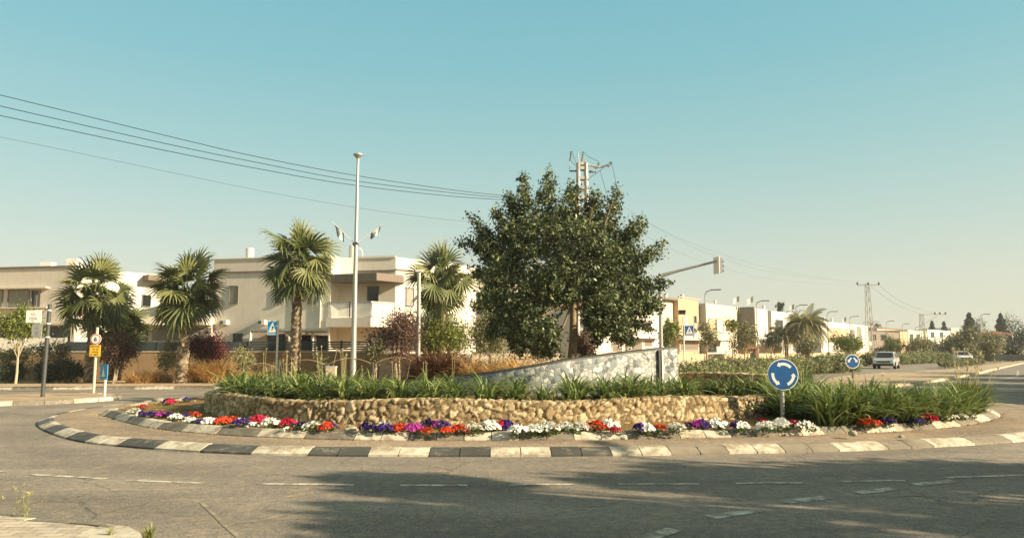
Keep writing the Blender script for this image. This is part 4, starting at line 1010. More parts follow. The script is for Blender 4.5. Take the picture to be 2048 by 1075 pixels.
# weight limit sign with yellow plate
g = G(187, 784, .02); Yw = g[1]; rt = empty('weight_limit_sign', (g[0], Yw, 0), 'round red-ringed number 6 sign above a yellow plate on a pale post', 'road sign')
post(rt, D(187, 655, Yw)[2], .05, plain('pale_post', '#c4b698', .6, .1, 6)); c = (0, 0, D(188, 678, Yw)[2]); Rr = 10.8 / FPX * Yw
mb = MB(); disc(mb, c, Rr, -.075, -.055, 32); local('sign_rim', mb, M_swhite, rt)
mb = MB(); disc(mb, c, Rr * .93, -.079, -.0755, 32); local('red_ring', mb, M_sred, rt)
mb = MB(); disc(mb, c, Rr * .76, -.083, -.0795, 32); local('sign_face', mb, M_swhite, rt)
def text(body, loc, size, mat, parent, name='lettering'):
    cu = bpy.data.curves.new(name, 'FONT'); cu.body = body; cu.size = size; cu.align_x = 'CENTER'; cu.align_y = 'CENTER'; cu.extrude = .002; cu.offset = size * .018; cu.materials.append(mat)
    o = bpy.data.objects.new(name, cu); C.objects.link(o); o.parent = parent; me = bpy.data.meshes.new_from_object(o); me.materials.clear(); me.materials.append(mat); bpy.data.objects.remove(o); o = link(name, me, parent, False); o.location = loc; o.rotation_euler = (math.pi / 2, 0, 0); return o
text('6', (c[0], -.088, c[2]), Rr * 1.15, M_ink, rt, 'number')
def scribble(mb, cx, cz, w_, h_, n, y0, seed):
    r_ = random.Random(seed); x = cx - w_ / 2; st = w_ / n
    for k in range(n):
        if r_.random() < .15: x += st; continue
        a = st * .28
        for q in range(r_.choice((1, 2, 2))):
            xx = x + q * st * .45; plate(mb, [(xx, cz - h_ / 2), (xx + a * .55, cz - h_ / 2), (xx + a * .55, cz + h_ / 2), (xx, cz + h_ / 2)], (0, 0, 0), y0, y0 + .003)
        if r_.random() < .7: plate(mb, [(x, cz + h_ * .3), (x + st * .7, cz + h_ * .3), (x + st * .7, cz + h_ / 2), (x, cz + h_ / 2)], (0, 0, 0), y0 - .0008, y0 + .0022)
        x += st
z0, z1 = D(188, 712, Yw)[2], D(188, 689.5, Yw)[2]; hw = 10.7 / FPX * Yw
mb = MB(); plate(mb, [(-hw, z0), (hw, z0), (hw, z1), (-hw, z1)], (0, 0, 0), -.075, -.055); yp = local('yellow_plate', mb, M_syel, rt)
mb = MB(); [scribble(mb, 0, z1 - (z1 - z0) * (.14 + .24 * k), hw * (1.7, 1.3, 1.35, 1.6)[k], (z1 - z0) * .13, (9, 7, 7, 10)[k], -.079, k) for k in range(4)]; lt = local('lettering', mb, M_ink, yp)
# tall pole with two name boards
g = G(85, 793, .12); Yb = g[1]; rt = empty('name_board_pole', (g[0], Yb, .12), 'tall grey pole carrying a white board above a grey board at the left', 'sign post')
mb = MB(); H_ = D(87, 608, Yb)[2] - .12; mb.tube([(0, 0, 0), (.035, 0, H_)], .062, 16); local('post', mb, M_dkmetal, rt)
def board(x0, y0, x1, y1, mat, rows):
    a, b = D(x0, y0, Yb), D(x1, y1, Yb); mb = MB(); q = [(a[0] - g[0], b[2] - .12), (b[0] - g[0], b[2] - .12), (b[0] - g[0], a[2] - .12), (a[0] - g[0], a[2] - .12)]
    plate(mb, q, (0, 0, 0), -.03, 0); o = local('board', mb, mat, rt); mb = MB(); cx = (q[0][0] + q[1][0]) / 2; w_ = q[1][0] - q[0][0]; h_ = q[2][1] - q[1][1]
    for k, (f, ww, hh, n) in enumerate(rows): scribble(mb, cx, q[0][1] + h_ * f, w_ * ww, h_ * hh, n, -.034, k + 20)
    local('lettering', mb, M_sgrey if mat is M_swhite else M_ink, o)
board(54, 620, 82.5, 645, M_swhite, [(.88, .12, .03, 3), (.7, .3, .09, 4), (.6, .26, .03, 5), (.5, .6, .025, 14), (.33, .55, .12, 8), (.14, .28, .06, 5)])
board(65.5, 648.5, 83.5, 672, M_sgrey, [(.88, .3, .02, 5), (.7, .35, .07, 4), (.5, .6, .025, 10), (.33, .3, .08, 4), (.16, .3, .06, 4)])
mb = MB()
for py in (620, 646.5, 673.5):
    z = D(87, py, Yb)[2] - .12; mb.tube([(.03, 0, z - .02), (.03, 0, z + .02)], .075, 14); mb.box((-.2, .0, z), (.24, .01, .012))
local('bracket', mb, M_whitem, rt)

# tall lamp post with two flags
Yl = 32.; X0 = (709 - 1024) / FPX * Yl; topl = D(716, 316, Yl); rt = empty('lamp_post', (X0, Yl, 0), 'very tall pale lamp post carrying two flags, left of centre', 'lamp post')
mb = MB(); mb.tube([(X0, Yl, 0), (X0, Yl, .5), tuple(topl)], [.15, .13, .055], 14); mb.build('pole', M_metal, rt)
mb = MB(); mb.tube([tuple(topl - np.array([0, 0, .02])), tuple(topl + np.array([0, 0, .12]))], [.07, .2], 14); mb.tube([tuple(topl + np.array([0, 0, .12])), tuple(topl + np.array([0, 0, .17]))], .22, 18); mb.build('lamp_head', M_metal, rt)
br = D(711, 488, Yl)
mb = MB(); mb.tube([tuple(br - np.array([.1, 0, .05])), tuple(br + np.array([.1, 0, .05]))], .1, 10); mb.build('flag_bracket', M_dkmetal, rt)
def flag(tip, q, label, us):
    tp = D(*tip, Yl); rt = empty('flag', br, label, 'flag', 'flags on the tall lamp post'); mb = MB(); mb.tube([tuple(br), tuple(tp)], .014, 6); mb.build('flag_pole', M_whitem, rt)
    P = [D(a, b, Yl) for a, b in q]; n = 30; mb = MB()
    def S(u, v):
        p = (P[0] * (1 - u) + P[1] * u) * (1 - v) + (P[3] * (1 - u) + P[2] * u) * v; return p + np.array([0, .06 * math.sin(u * 7 + v * 2) * v, 0])
    for i in range(n):
        for j in range(n):
            u, v = (i + .5) / n, (j + .5) / n; m_ = 0
            if us[0] < u < us[0] + .16 or us[1] - .16 < u < us[1]: m_ = 1
            x, y = (u - .5) * 1.45 * 2.6, (v - .5) * 2.6
            def tri(x, y, s):
                d = [y * s + .28, -y * s * .5 + x * .866 + .28, -y * s * .5 - x * .866 + .28]; k = min(d); return 0 < k < .12
            if abs(x) < .7 and (tri(x, y, 1) or tri(x, y, -1)): m_ = 1
            mb.quad(S(i / n, j / n), S((i + 1) / n, j / n), S((i + 1) / n, (j + 1) / n), S(i / n, (j + 1) / n), m_)
    mb.build('flag_cloth', [M_flagw, M_flagb], rt)
flag((664, 443), [(669, 447.5), (687.5, 465), (687.5, 484), (674, 472)], 'white and blue flag on the left-hand rod of the tall lamp post', (.02, .99))
flag((766, 447), [(763, 450), (739, 468), (740, 479), (758, 469)], 'white and blue crumpled flag on the right-hand rod of the tall lamp post', (.05, .9))
# shorter pale pole with flat top
Yp = 36.; X0 = (838 - 1024) / FPX * Yp; tp = D(838, 543, Yp); rt = empty('lamp_post', (X0, Yp, 0), 'shorter pale pole with a flat lamp head in front of the fourth palm', 'lamp post')
mb = MB(); mb.tube([(X0, Yp, 0), tuple(tp)], [.11, .085], 12); mb.build('pole', M_metal, rt); mb = MB(); mb.box((tp[0], Yp, tp[2] + .04), (.16, .12, .05)); mb.build('lamp_head', M_whitem, rt)
# hooped railing behind the island
rt = empty('hoop_railing', ((650 - 1024) / FPX * 31.9, 31.9, .1), 'low railing of thin rusty metal hoops behind the lilies', 'railing')
for k, (a, b, top_) in enumerate(((487, 556, 726), (573, 652, 719), (656, 745, 716), (752, 835, 714))):
    mb = MB(); pts = []
    for t in np.linspace(0, 1, 13):
        q = D(a + (b - a) * t, top_ + 12 * (2 * t - 1) ** 2, 31.9); pts.append(q)
    pts = [np.array([pts[0][0], 31.9, .1])] + pts + [np.array([pts[-1][0], 31.9, .1])]
    mb.tube(pts, .022, 6); mb.build('hoop', plain('rusty_rail', '#8a7350', .8, .2) if k == 0 else MATS['rusty_rail'], rt)
mb = MB()
for px in (562, 654, 748):
    X = (px - 1024) / FPX * 31.9; mb.tube([(X, 31.9, .1), (X, 31.9, 1.12)], .04, 8)
mb.build('post', M_dkmetal, rt)
bx = D(663, 741, 31.3); rt = empty('utility_box', (bx[0], 31.3, .1), 'small pale utility box standing behind the lilies near the lamp post', 'box')
mb = MB(); mb.box((bx[0], 31.3, .5), (.19, .14, .4)); mb.build('housing', M_cap, rt); mb = MB(); mb.box((bx[0], 31.3, .92), (.21, .16, .02)); mb.build('lid', M_conc, rt)

# traffic signal on a mast arm
Yt = 44.; X0 = (1320 - 1024) / FPX * Yt; rt = empty('traffic_light', (X0, Yt, 0), 'traffic light on a long mast arm right of the large tree', 'traffic light'); tp = D(1320, 546, Yt)
mb = MB(); mb.tube([(X0, Yt, 0), tuple(tp)], [.13, .1], 12); mb.build('mast', M_metal, rt)
mb = MB(); a0 = D(1322, 551, Yt); a1 = D(1433, 522, Yt - .5); mb.tube([tuple(a0), tuple(a0 * .75 + a1 * .25 + np.array([0, 0, .02])), tuple(a1)], [.13, .085, .07], 10); mb.build('mast_arm', M_metal, rt)
hc = D(1438, 531, Yt - .5); mb = MB(); ry = R(72)
mb.box((hc[0] + .02, hc[1], hc[2]), (.13, .15, .42), R(15)); hd = mb.build('signal_head', M_insul, rt)
mb = MB(); mb.box((hc[0] - .14, hc[1] + .02, hc[2] + .02), (.02, .32, .5), R(15)); mb.build('backing_board', M_whitem, rt)
mb = MB()
for dz in (-.27, 0, .27): mb.tube([(hc[0] + .14, hc[1] - .02, hc[2] + dz), (hc[0] + .24, hc[1] + .02, hc[2] + dz)], .09, 10)
o = mb.build('visor', M_black); o.parent = hd
# small black signal on the crossing post, right
q = D(1364, 624, 46.8); rt = empty('signal_box', tuple(q), 'small black signal box at the top of the right crossing sign post', 'signal'); mb = MB(); mb.box((q[0], q[1], q[2]), (.2, .12, .14)); mb.box((q[0], q[1] - .14, q[2] + .1), (.22, .04, .03)); mb.build('housing', M_black, rt)

# street lamps receding along the houses on the right
lm = MB(); lm.tube([(0, 0, 0), (0, 0, .8), (0, 0, 6.6)], [.1, .085, .055], 10)
am = MB(); am.tube([(0, 0, 6.55), (.12, 0, 6.85), (.55, -.05, 7.0)], [.055, .05, .045], 8)
hm = MB(); hm.prism([(.5, -.16), (1.35, -.28), (1.4, -.1), (1.3, .04), (.5, .07)], 6.97, 7.05); 
proto = None
for k, (px, Y, lb) in enumerate(((1411, 66.6, 'nearest of the street lamps, in front of the cream house'), (1513, 81.5, 'second of the street lamps, in front of the grey gable'), (1591, 89, 'third of the street lamps, left of the feathery palm'), (1654, 104, 'fourth of the street lamps, right of the feathery palm'),
                                 (1698, 119, 'fifth of the street lamps, before the pale villa'), (1771, 138, 'sixth of the street lamps, just left of the silver car'), (1803, 152, 'seventh of the street lamps, above the silver car'), (1829, 170, 'farthest of the street lamps, right of the silver car'))):
    X = (px - 1024) / FPX * Y
    if proto is None:
        proto = empty('street_lamp'); local('pole', lm, M_metal, proto); local('arm', am, M_metal, proto); local('lamp_head', hm, M_dkmetal, proto); o = proto
    else: o = copy_tree(proto)
    place(o, X, Y, 0, R(-8)); tag(o, 'slim grey street lamp, ' + lb, 'street lamp', 'street lamps in front of the villas')
# decorative lamps with curved arms
proto = None
for px, Y, lb in ((1592, 86, 'decorative lamp with drooping curved arms beside the third street lamp'), (1741, 118, 'decorative lamp with drooping curved arms in front of the lattice pylon')):
    if proto is None:
        proto = empty('decorative_lamp'); mb = MB(); mb.tube([(0, 0, 0), (0, 0, 5.6)], [.1, .07], 10); local('pole', mb, M_metal, proto); mb = MB()
        for a in range(6):
            c_, s_ = math.cos(a * 1.047 + .3), math.sin(a * 1.047 + .3); mb.tube([(0, 0, 5.5), (c_ * .5, s_ * .5, 6.2), (c_ * 1.1, s_ * 1.1, 6.15), (c_ * 1.45, s_ * 1.45, 5.6)], [.04, .04, .035, .02], 6)
        local('curved_arms', mb, M_metal, proto); o = proto
    else: o = copy_tree(proto)
    place(o, (px - 1024) / FPX * Y, Y, 0); tag(o, lb, 'street lamp')

# ------------------------------------------------------------ pylons and wires
Yc = 45.; Xc = (1167 - 1024) / FPX * Yc; rt = empty('concrete_pylon', (Xc, Yc, 0), 'pale concrete power pylon rising behind the large tree', 'pylon'); zt = D(1167, 327, Yc)[2]
mb = MB(); hw = .23
for sx_ in (-1, 1):
    for sy_ in (-1, 1): mb.tube([(Xc + sx_ * hw * 1.7, Yc + sy_ * hw * 1.7, 0), (Xc + sx_ * hw, Yc + sy_ * hw * .8, zt)], .115, 4)
for z in list(frange(.4, zt, .62)) + [zt - .03]:
    s = 1.7 - .7 * z / zt
    for (dx, dy, lx, ly) in ((0, -1, 1, 0), (0, 1, 1, 0), (-1, 0, 0, 1), (1, 0, 0, 1)): mb.box((Xc + dx * hw * s, Yc + dy * hw * s * .9, z), (hw * s * abs(lx) + .05, hw * s * abs(ly) + .05, .1))
mb.build('lattice_body', M_conc, rt)
mb = MB(); e = lambda px, py, dy=0: tuple(D(px, py, Yc) + np.array([0, dy, 0]))
mb.tube([e(1158, 327), e(1200, 337, -.3), e(1216, 333, -.5)], .06, 6); mb.tube([e(1175, 329), e(1195, 338, -.2)], .05, 6); mb.tube([e(1158, 327), e(1156, 306)], [.045, .03], 6); mb.tube([e(1172, 345), e(1196, 335)], .03, 5); mb.tube([e(1175, 330), e(1162, 305)], .02, 5); mb.tube([e(1159, 343), e(1139, 341)], .03, 6); mb.tube([e(1139, 341), e(1141, 304)], .02, 6)
mb.build('crossarm', M_conc, rt)
mb = MB()
for a, b in (((1194, 336), (1198, 326)), ((1216, 334), (1223, 325)), ((1139, 342), (1155, 342)), ((1178, 344), (1192, 344)), ((1140, 322), (1143, 303)), ((1163, 325), (1167, 304))):
    A_, B_ = np.array(e(*a)), np.array(e(*b)); pts = [A_ + (B_ - A_) * t for t in np.linspace(0, 1, 9)]; mb.tube(pts, [.035 if i % 2 else .075 for i in range(9)], 8)
mb.build('insulator', M_insul, rt)
mb = MB()
for P_ in ([(1143, 303), (1150, 320), (1158, 341)], [(1167, 305), (1180, 315), (1196, 322), (1198, 326)], [(1223, 325), (1232, 365), (1246, 412)], [(1200, 340), (1210, 375), (1220, 405)], [(1139, 318), (1150, 330), (1172, 338)], [(1175, 358), (1195, 345), (1222, 323)]):
    mb.tube([e(*q_) for q_ in P_], .014, 4)
mb.build('jumper_wire', M_wire, rt)
A_, B_ = (Xc, Yc), (-38, 12)
def wire(pix, A_, B_, r, label, n=24):
    P_ = catmull([PL(a, b, A_, B_) for a, b in pix], False, 8); mb = MB(); mb.tube(P_, r, 5)
    o = mb.build('power_line', M_wire); return tag(o, label, 'power line', 'power lines in the sky')
wire([(-120, 162), (0, 190), (344, 274), (512, 313), (700, 349), (900, 379), (1030, 393), (1160, 404)], A_, B_, .017, 'topmost dark power line sweeping from the upper left to the large tree')
wire([(-120, 184), (0, 212), (326, 286), (520, 326), (700, 360), (900, 385), (1030, 397), (1160, 407)], A_, B_, .017, 'second dark power line from the top running to the large tree')
wire([(-120, 206), (0, 231), (326, 300), (520, 338), (700, 369), (900, 392), (1050, 402), (1160, 411)], A_, B_, .017, 'third dark power line, lowest of the thick ones at left')
wire([(-120, 256), (0, 274), (349, 346), (520, 381), (700, 413), (850, 434), (960, 445), (1130, 458)], A_, B_, .0065, 'thin faint power line below the three thick ones at left')
A_, B_ = (Xc, Yc), (67.4, 140)
for pix, lb in (([(1246, 412), (1330, 462), (1430, 503), (1560, 540), (1718, 568)], 'upper thin wire going from the tree top down to the lattice pylon'), ([(1240, 440), (1330, 492), (1430, 530), (1560, 560), (1736, 572)], 'middle thin wire going from the large tree to the lattice pylon'), ([(1260, 425), (1340, 470), (1440, 515), (1580, 550), (1758, 566)], 'short-sagging thin wire ending at the right tip of the lattice pylon arm')):
    wire(pix, A_, B_, .006, lb)
def lattice(px, Y, ytop, wb, wt, arms, label, arm_one=False, zb=0):
    X = (px - 1024) / FPX * Y; z1 = D(px, ytop, Y)[2]; rt = empty('lattice_pylon', (X, Y, 0), label, 'pylon'); mb = MB(); h = wb / 2; t_ = wt / 2; n = int(z1 / .9)
    f = lambda z: h + (t_ - h) * z / z1
    for a in (-1, 1):
        for b in (-1, 1): mb.tube([(X + a * h, Y + b * h, 0), (X + a * t_, Y + b * t_, z1)], .06, 4)
    for i in range(n):
        za, zb_ = z1 * i / n, z1 * (i + 1) / n; s = 1 if i % 2 else -1
        for b in (-1, 1):
            mb.tube([(X - s * f(za), Y + b * f(za), za), (X + s * f(zb_), Y + b * f(zb_), zb_)], .035, 4); mb.tube([(X + b * f(za), Y - s * f(za), za), (X + b * f(zb_), Y + s * f(zb_), zb_)], .035, 4)
    mb.build('lattice_body', M_metal, rt)
    mb = MB(); ins = MB()
    for (x0, x1, yy, brace) in arms:
        a, b = D(x0, yy, Y), D(x1, yy, Y); mb.tube([tuple(a), tuple(b)], .1, 6)
        if brace: mb.tube([tuple(D(x1 - 15, yy + 2, Y)), tuple(D(px + 3, yy + 22, Y))], .06, 5)
        for q_ in ((x0, (x0 + x1) / 2, x1) if not brace else (x1, x1 - 11, x1 - 21)):
            p = D(q_, yy, Y); ins.tube([tuple(p), tuple(p + np.array([0, 0, .25])), tuple(p + np.array([0, 0, .5]))], [.12, .2, .1], 8)
    mb.build('crossarm', M_metal, rt); ins.build('insulator', M_black, rt); return rt
lattice(1737, 140, 567, 1.3, .55, [(1715, 1758, 569, False)], 'tall lattice power pylon with a straight crossarm above the villas')
lattice(1842, 165, 627, 1.1, .6, [(1840, 1891, 628, True)], 'smaller lattice pylon with a one-sided arm right of the silver car')
lattice(2014, 200, 641, 1.1, .6, [(2005, 2026, 644, False), (2003, 2020, 650, False)], 'distant lattice pylon before the red-roofed house at far right')
wire([(1742, 572), (1770, 594), (1800, 612), (1842, 628)], (67.4, 140), (91, 165), .02, 'thin wire sloping from the lattice pylon down to the smaller one')
wire([(1756, 568), (1790, 595), (1830, 615), (1870, 627)], (69, 139), (94, 164), .02, 'second thin wire sloping from the lattice pylon arm tip to the smaller pylon')

# ------------------------------------------------------------ villas
def wall_top(px, py, A, B): return PL(px, py, A, B)[2]
def mass(parent, name, poly, z0, z1, mat): mb = MB(); mb.prism(poly, z0, z1); return mb.build(name, mat, parent)
def trim(parent, name, A, B, px0, py0, px1, py1, proud, mat, back=.05): mb = MB(); wallbox(mb, A, B, px0, py0, px1, py1, proud, back); return mb.build(name, mat, parent)
def xy(px, Y): return ((px - 1024) / FPX * Y, Y)
def tank(parent, px, py0, py1, wpx, Y, name='water_tank'):
    a, b = D(px, py1, Y), D(px, py0, Y); mb = MB(); r_ = wpx / 2 / FPX * Y; mb.tube([tuple(a - np.array([0, 0, .4])), tuple(b - np.array([0, 0, .03])), tuple(b)], [r_, r_, r_ * .8], 16)
    return mb.build(name, M_tank, parent, smooth=False)
# centre-left villa
P1, P2, P3, P4, P5 = xy(424, 46.4), xy(660, 44.6), xy(712, 46.1), xy(790, 45.6), xy(952, 50.9)
zr = wall_top(790, 512, P3, P4)
v = empty('villa', (P1[0] + 6, 50, 0), 'two-storey grey and white villa with a glass balcony behind the tall lamp post', 'house')
mass(v, 'wall', [P1, P2, (P2[0] + 1.5, P2[1] + 8), (P1[0], P1[1] + 9)], 0, zr - .05, M_stuc)
mass(v, 'wall', [(P2[0] + .2, P2[1] + 1.2), P3, P4, P5, (P5[0] - 6, P5[1] + 5), (P2[0] + 1.3, P2[1] + 7)], 0, zr - .06, M_stucw)
mb = MB()
def para(A, B, y0, y1, pr):
    a = PL(600, y0, A, B)
wallbox(mb, P1, P2, 424, 541, 661, 543.5, .1); wallbox(mb, P3, P4, 713, 540, 791, 543, .1)
mb.build('cornice', M_taupe, v)
mb = MB(); e_ = .07
for A, B, a, b in ((P1, P2, 424, 661), (P3, P4, 711, 791)):
    wallbox(mb, A, B, a, 512 if A is P3 else (514 if a < 500 else 510), b, 516, e_)
mb.build('parapet_cap', M_stucw, v)
window(v, P1, P2, 405, 571, 432, 607, 'shutter'); window(v, P1, P2, 459, 572, 476, 606, 'shutter', slats=8); window(v, P1, P2, 549, 579, 563, 606); window(v, P1, P2, 614, 573, 632, 606, 'shutter', slats=8); window(v, P1, P2, 467, 667, 484, 690)
window(v, P1, P2, 536, 668, 570, 700); window(v, P1, P2, 600, 670, 624, 700); window(v, P1, P2, 632, 671, 656, 700)
# recessed balcony wing
slab_ = [PL(651, 552, P1, P2)[:2], xy(752, 43.6), xy(803, 45.1), xy(812, 47.5), (P2[0] + 1.4, P2[1] + 3)]
zs0, zs1 = D(751, 560, 43.6)[2], D(751, 545, 43.6)[2]; mass(v, 'balcony_roof', slab_, zs0, zs1, M_taupe)
Q0, Q1 = xy(665, 46.9), xy(788, 45.75)
mass(v, 'balcony_wall', [Q0, (Q1[0], Q1[1] - .02), (Q1[0], Q1[1] + .5), (Q0[0], Q0[1] + .5)], D(700, 652, 46)[2], zs0, M_stuc)
window(v, P3, P4, 735.5, 574, 756.5, 612, t=1.2); d_ = trim(v, 'balcony_door', Q0, Q1, 688, 582, 705, 634, .12, M_swhite); trim(v, 'painted_sun_patch', Q0, Q1, 666, 600, 686, 634, .06, M_stucw)  # the pale slab beside the door stands in for a patch of sunlight
bs = [xy(652, 44.55), xy(742, 43.9), xy(790, 45.5), xy(712, 46.3)]; zb0, zb1 = D(700, 653, 44.2)[2], D(700, 634.5, 44.2)[2]; mass(v, 'balcony_slab', bs, zb0, zb1, M_stuc)
R0, R1 = xy(655, 44.6), xy(742, 43.95); rl = trim(v, 'balcony_railing', R0, R1, 655, 602.5, 742, 604.5, .03, M_metal, .03); R2 = xy(788, 45.35)
mb = MB(); wallbox(mb, R1, R2, 742, 603.2, 790, 606.2, .03, .03); o = mb.build('top_rail', M_metal); o.parent = rl
mb = MB(); wallbox(mb, R0, R1, 656, 605, 697, 633, .01, .01); wallbox(mb, R0, R1, 700, 605, 741, 633, .01, .01); wallbox(mb, R1, R2, 743, 607, 788, 634, .01, .01)
gm, n_, l_, p_ = base_mat('balcony_glass'); p_.inputs['Base Color'].default_value = (.75, .74, .66, 1); p_.inputs['Roughness'].default_value = .08; p_.inputs['Alpha'].default_value = .45
o = mb.build('glass_panel', gm); o.parent = rl
mb = MB(); wallbox(mb, R0, R1, 698, 603, 700, 634, .03, .03); o = mb.build('railing_post', M_dkmetal); o.parent = rl
window(v, P4, P5, 812, 576, 826, 611, 'shutter', t=1); window(v, P4, P5, 849, 588, 868, 616, 'shutter', slats=8); window(v, P4, P5, 812, 650, 850, 700)
mb = MB(); wallbox(mb, P4, P5, 790.5, 546, 950, 548, .08); mb.build('cornice', M_taupe, v)
tank(v, 500, 496, 515, 16, 49); tank(v, 706, 490, 515, 16, 49)
mb = MB(); mb.tube([tuple(D(724, 515, 49)), tuple(D(724, 502, 49)), tuple(D(720, 497, 49)), tuple(D(714, 497, 49))], .06, 8); mb.build('vent_pipe', M_tank, v)
# carport
cpz0, cpz1 = D(580, 662, 43)[2], D(580, 657.5, 43)[2]; cpy = [xy(501, 42.5), xy(655, 42.2), xy(655, 44.55), xy(505, 45.6)]
rf = mass(v, 'carport_roof', cpy, cpz0, cpz1, M_metal)
for px in (503, 580, 627, ): mb = MB(); mb.tube([(*xy(px, 42.6), 0), (*xy(px, 42.6), cpz0)], .09, 4); mb.build('carport_post', M_stuc, v)
trim(v, 'wall_lamp', P3, P4, 674, 674, 678, 681, .15, M_swhite)
for px, a, b in ((598, 546, 655), (640, 546, 655)):
    mb = MB(); wallbox(mb, P1, P2, px, a, px + 1.4, b, .12, 0); mb.build('downpipe', M_stuc, v)
for A, B, px, py in ((P1, P2, 520, 640), (P1, P2, 444, 640), (P4, P5, 838, 632)):
    mb = MB(); wallbox(mb, A, B, px, py, px + 14, py + 9, .32, 0); o = mb.build('air_conditioner', M_whitem, v); mb = MB(); wallbox(mb, A, B, px + 2, py + 1.5, px + 8, py + 7.5, .335, 0); g_ = mb.build('fan_grille', M_dkmetal); g_.parent = o
for k in range(3): mb = MB(); q = D(560 + k * 14, 512, 48); mb.quad(tuple(q + [-.3, 0, -.1]), tuple(q + [.3, 0, -.1]), tuple(q + [.3, .5, .22]), tuple(q + [-.3, .5, .22])); mb.quad(tuple(q + [-.3, .5, .22]), tuple(q + [.3, .5, .22]), tuple(q + [.3, .55, -.2]), tuple(q + [-.3, .55, -.2])); mb.build('solar_panel', M_glass, v)
# left villa
A1, A2, A3 = xy(-70, 48.6), xy(152, 47), xy(330, 51.5); z1 = wall_top(150, 534, A1, A2)
v = empty('villa', (A2[0] - 3, 52, 0), 'pale two-storey villa cut by the left edge, behind the first palm', 'house')
mass(v, 'wall', [A1, A2, (A2[0] - 1.5, A2[1] + 8), (A1[0], A1[1] + 9)], 0, z1, M_stuc)
A2b = xy(160, 47.6)
mass(v, 'wall', [A2b, A3, (A3[0] - 4, A3[1] + 7), (A2b[0] - 1, A2b[1] + 9)], 0, z1 - .05, M_stucw)
mb = MB(); wallbox(mb, A1, A2, -60, 533, 152, 536.5, .08); mb.build('parapet_cap', M_taupe, v)
mb = MB(); wallbox(mb, A1, A2, -60, 575.5, 100, 578, .35); wallbox(mb, A1, A2, -60, 614.5, 100, 617, .3); mb.build('ledge', M_stuc, v)
window(v, A1, A2, -30, 580, 4, 613, 'shutter'); window(v, A1, A2, 16, 580, 57, 613, 'shutter', slats=9); window(v, A1, A2, 63, 581, 70, 613); window(v, A1, A2, 74, 581, 80, 613, 'shutter')
trim(v, 'garage_beam', A1, A2, 60, 646, 150, 650, .5, M_stuc); window(v, A1, A2, 75, 653, 140, 695); window(v, A1, A2, 0, 660, 22, 680)
window(v, A2b, A3, 284, 590, 300, 612); trim(v, 'roof_overhang', A2b, A3, 286, 552, 340, 563, .9, M_taupe, .3)
trim(v, 'upper_slab', A2b, A3, 283, 632, 400, 648, 1.2, M_stuc, .3)
mb = MB(); q = D(77, 533, 49); mb.box((q[0], 50, q[2] + .1), (.38, .3, .3)); mb.build('roof_unit', M_tank, v); mb = MB(); q = D(140, 530, 49); mb.box((q[0], 49.5, q[2] + .05), (.33, .4, .42)); mb.build('stair_box', M_stucw, v)
# garage wing between the two villas
v = empty('garage_wing', (-22, 47, 0), 'low flat-roofed garage with grey door behind the second palm', 'garage'); B1, B2 = xy(268, 46), xy(425, 46)
mass(v, 'wall', [B1, B2, (B2[0], 49), (B1[0], 49)], 0, D(300, 650, 46)[2], M_stucw); mass(v, 'roof', [(B1[0] - .2, 45.2), (B2[0], 45.2), (B2[0], 49.2), (B1[0] - .2, 49.2)], D(300, 650, 46)[2], D(300, 634, 46)[2], M_stuc)
trim(v, 'garage_door', B1, B2, 303, 655, 372, 695, .05, M_stucg); trim(v, 'door_post', B1, B2, 291, 652, 295, 695, .1, M_dkmetal); trim(v, 'garage_door', B1, B2, 376, 655, 420, 695, .05, M_stucg)

# garden walls, fences
W0, W1, W2 = xy(-120, 40.4), xy(760, 40.2), xy(1120, 44)
v = empty('garden_wall', (-20, 40.3, 0), 'long brown rendered garden wall with pale coping behind the palms', 'wall')
mass(v, 'wall_body', [W0, W1, (W1[0], W1[1] + .25), (W0[0], W0[1] + .25)], 0, 1.5, M_gwall); mass(v, 'coping', [(W0[0], W0[1] - .04), (W1[0], W1[1] - .04), (W1[0], W1[1] + .29), (W0[0], W0[1] + .29)], 1.5, 1.56, M_cap)
v = empty('garden_wall', (W1[0] + 3, 42, 0), 'pale concrete block garden wall seen between the shrubs behind the golden grass', 'wall')
mass(v, 'wall_body', [(W1[0] + .03, W1[1]), W2, (W2[0], W2[1] + .25), (W1[0] + .03, W1[1] + .25)], 0, 1.42, plain('block_wall', '#a89b84', .95, .12, 2, grime=.3))
def slat_fence(A, B, z0, z1, ns, label, mat, post_every=2.2, gap=.35, zfun=None):
    A = np.array(A, float); B = np.array(B, float); L_ = np.linalg.norm(B - A); e_ = (B - A) / L_; nn = np.array([e_[1], -e_[0]]); rt = empty('slat_fence', (*(A + B) / 2, z0), label, 'fence')
    mb = MB(); h = (z1 - z0) / ns
    for i in range(ns): a, b = z0 + i * h, z0 + i * h + h * (1 - gap); mb.prism([A + nn * .02, B + nn * .02, B - nn * .02, A - nn * .02], a, b)
    mb.build('slat_panel', mat, rt); k = int(L_ / post_every) + 1
    for i in range(k + 1):
        p = A + e_ * L_ * i / k; mb = MB(); mb.box((p[0], p[1], (z0 + z1) / 2), (.05, .05, (z1 - z0) / 2 + .01), math.atan2(e_[1], e_[0])); mb.build('post', mat, rt)
slat_fence(xy(505, 40.7), xy(745, 40.5), 1.5, 2.12, 5, 'dark horizontal slat fence on the garden wall in front of the carport', M_slat)
slat_fence(xy(140, 40.9), xy(500, 40.9), 1.5, 2.08, 1, 'dark panel fence on the garden wall between the first palm and the carport', M_slat, 1.8, .02)
slat_fence(xy(-110, 41), xy(136, 41), 1.5, 2.3, 1, 'pale panel fence on the garden wall at the far left', M_stucw, 2.3, .02)

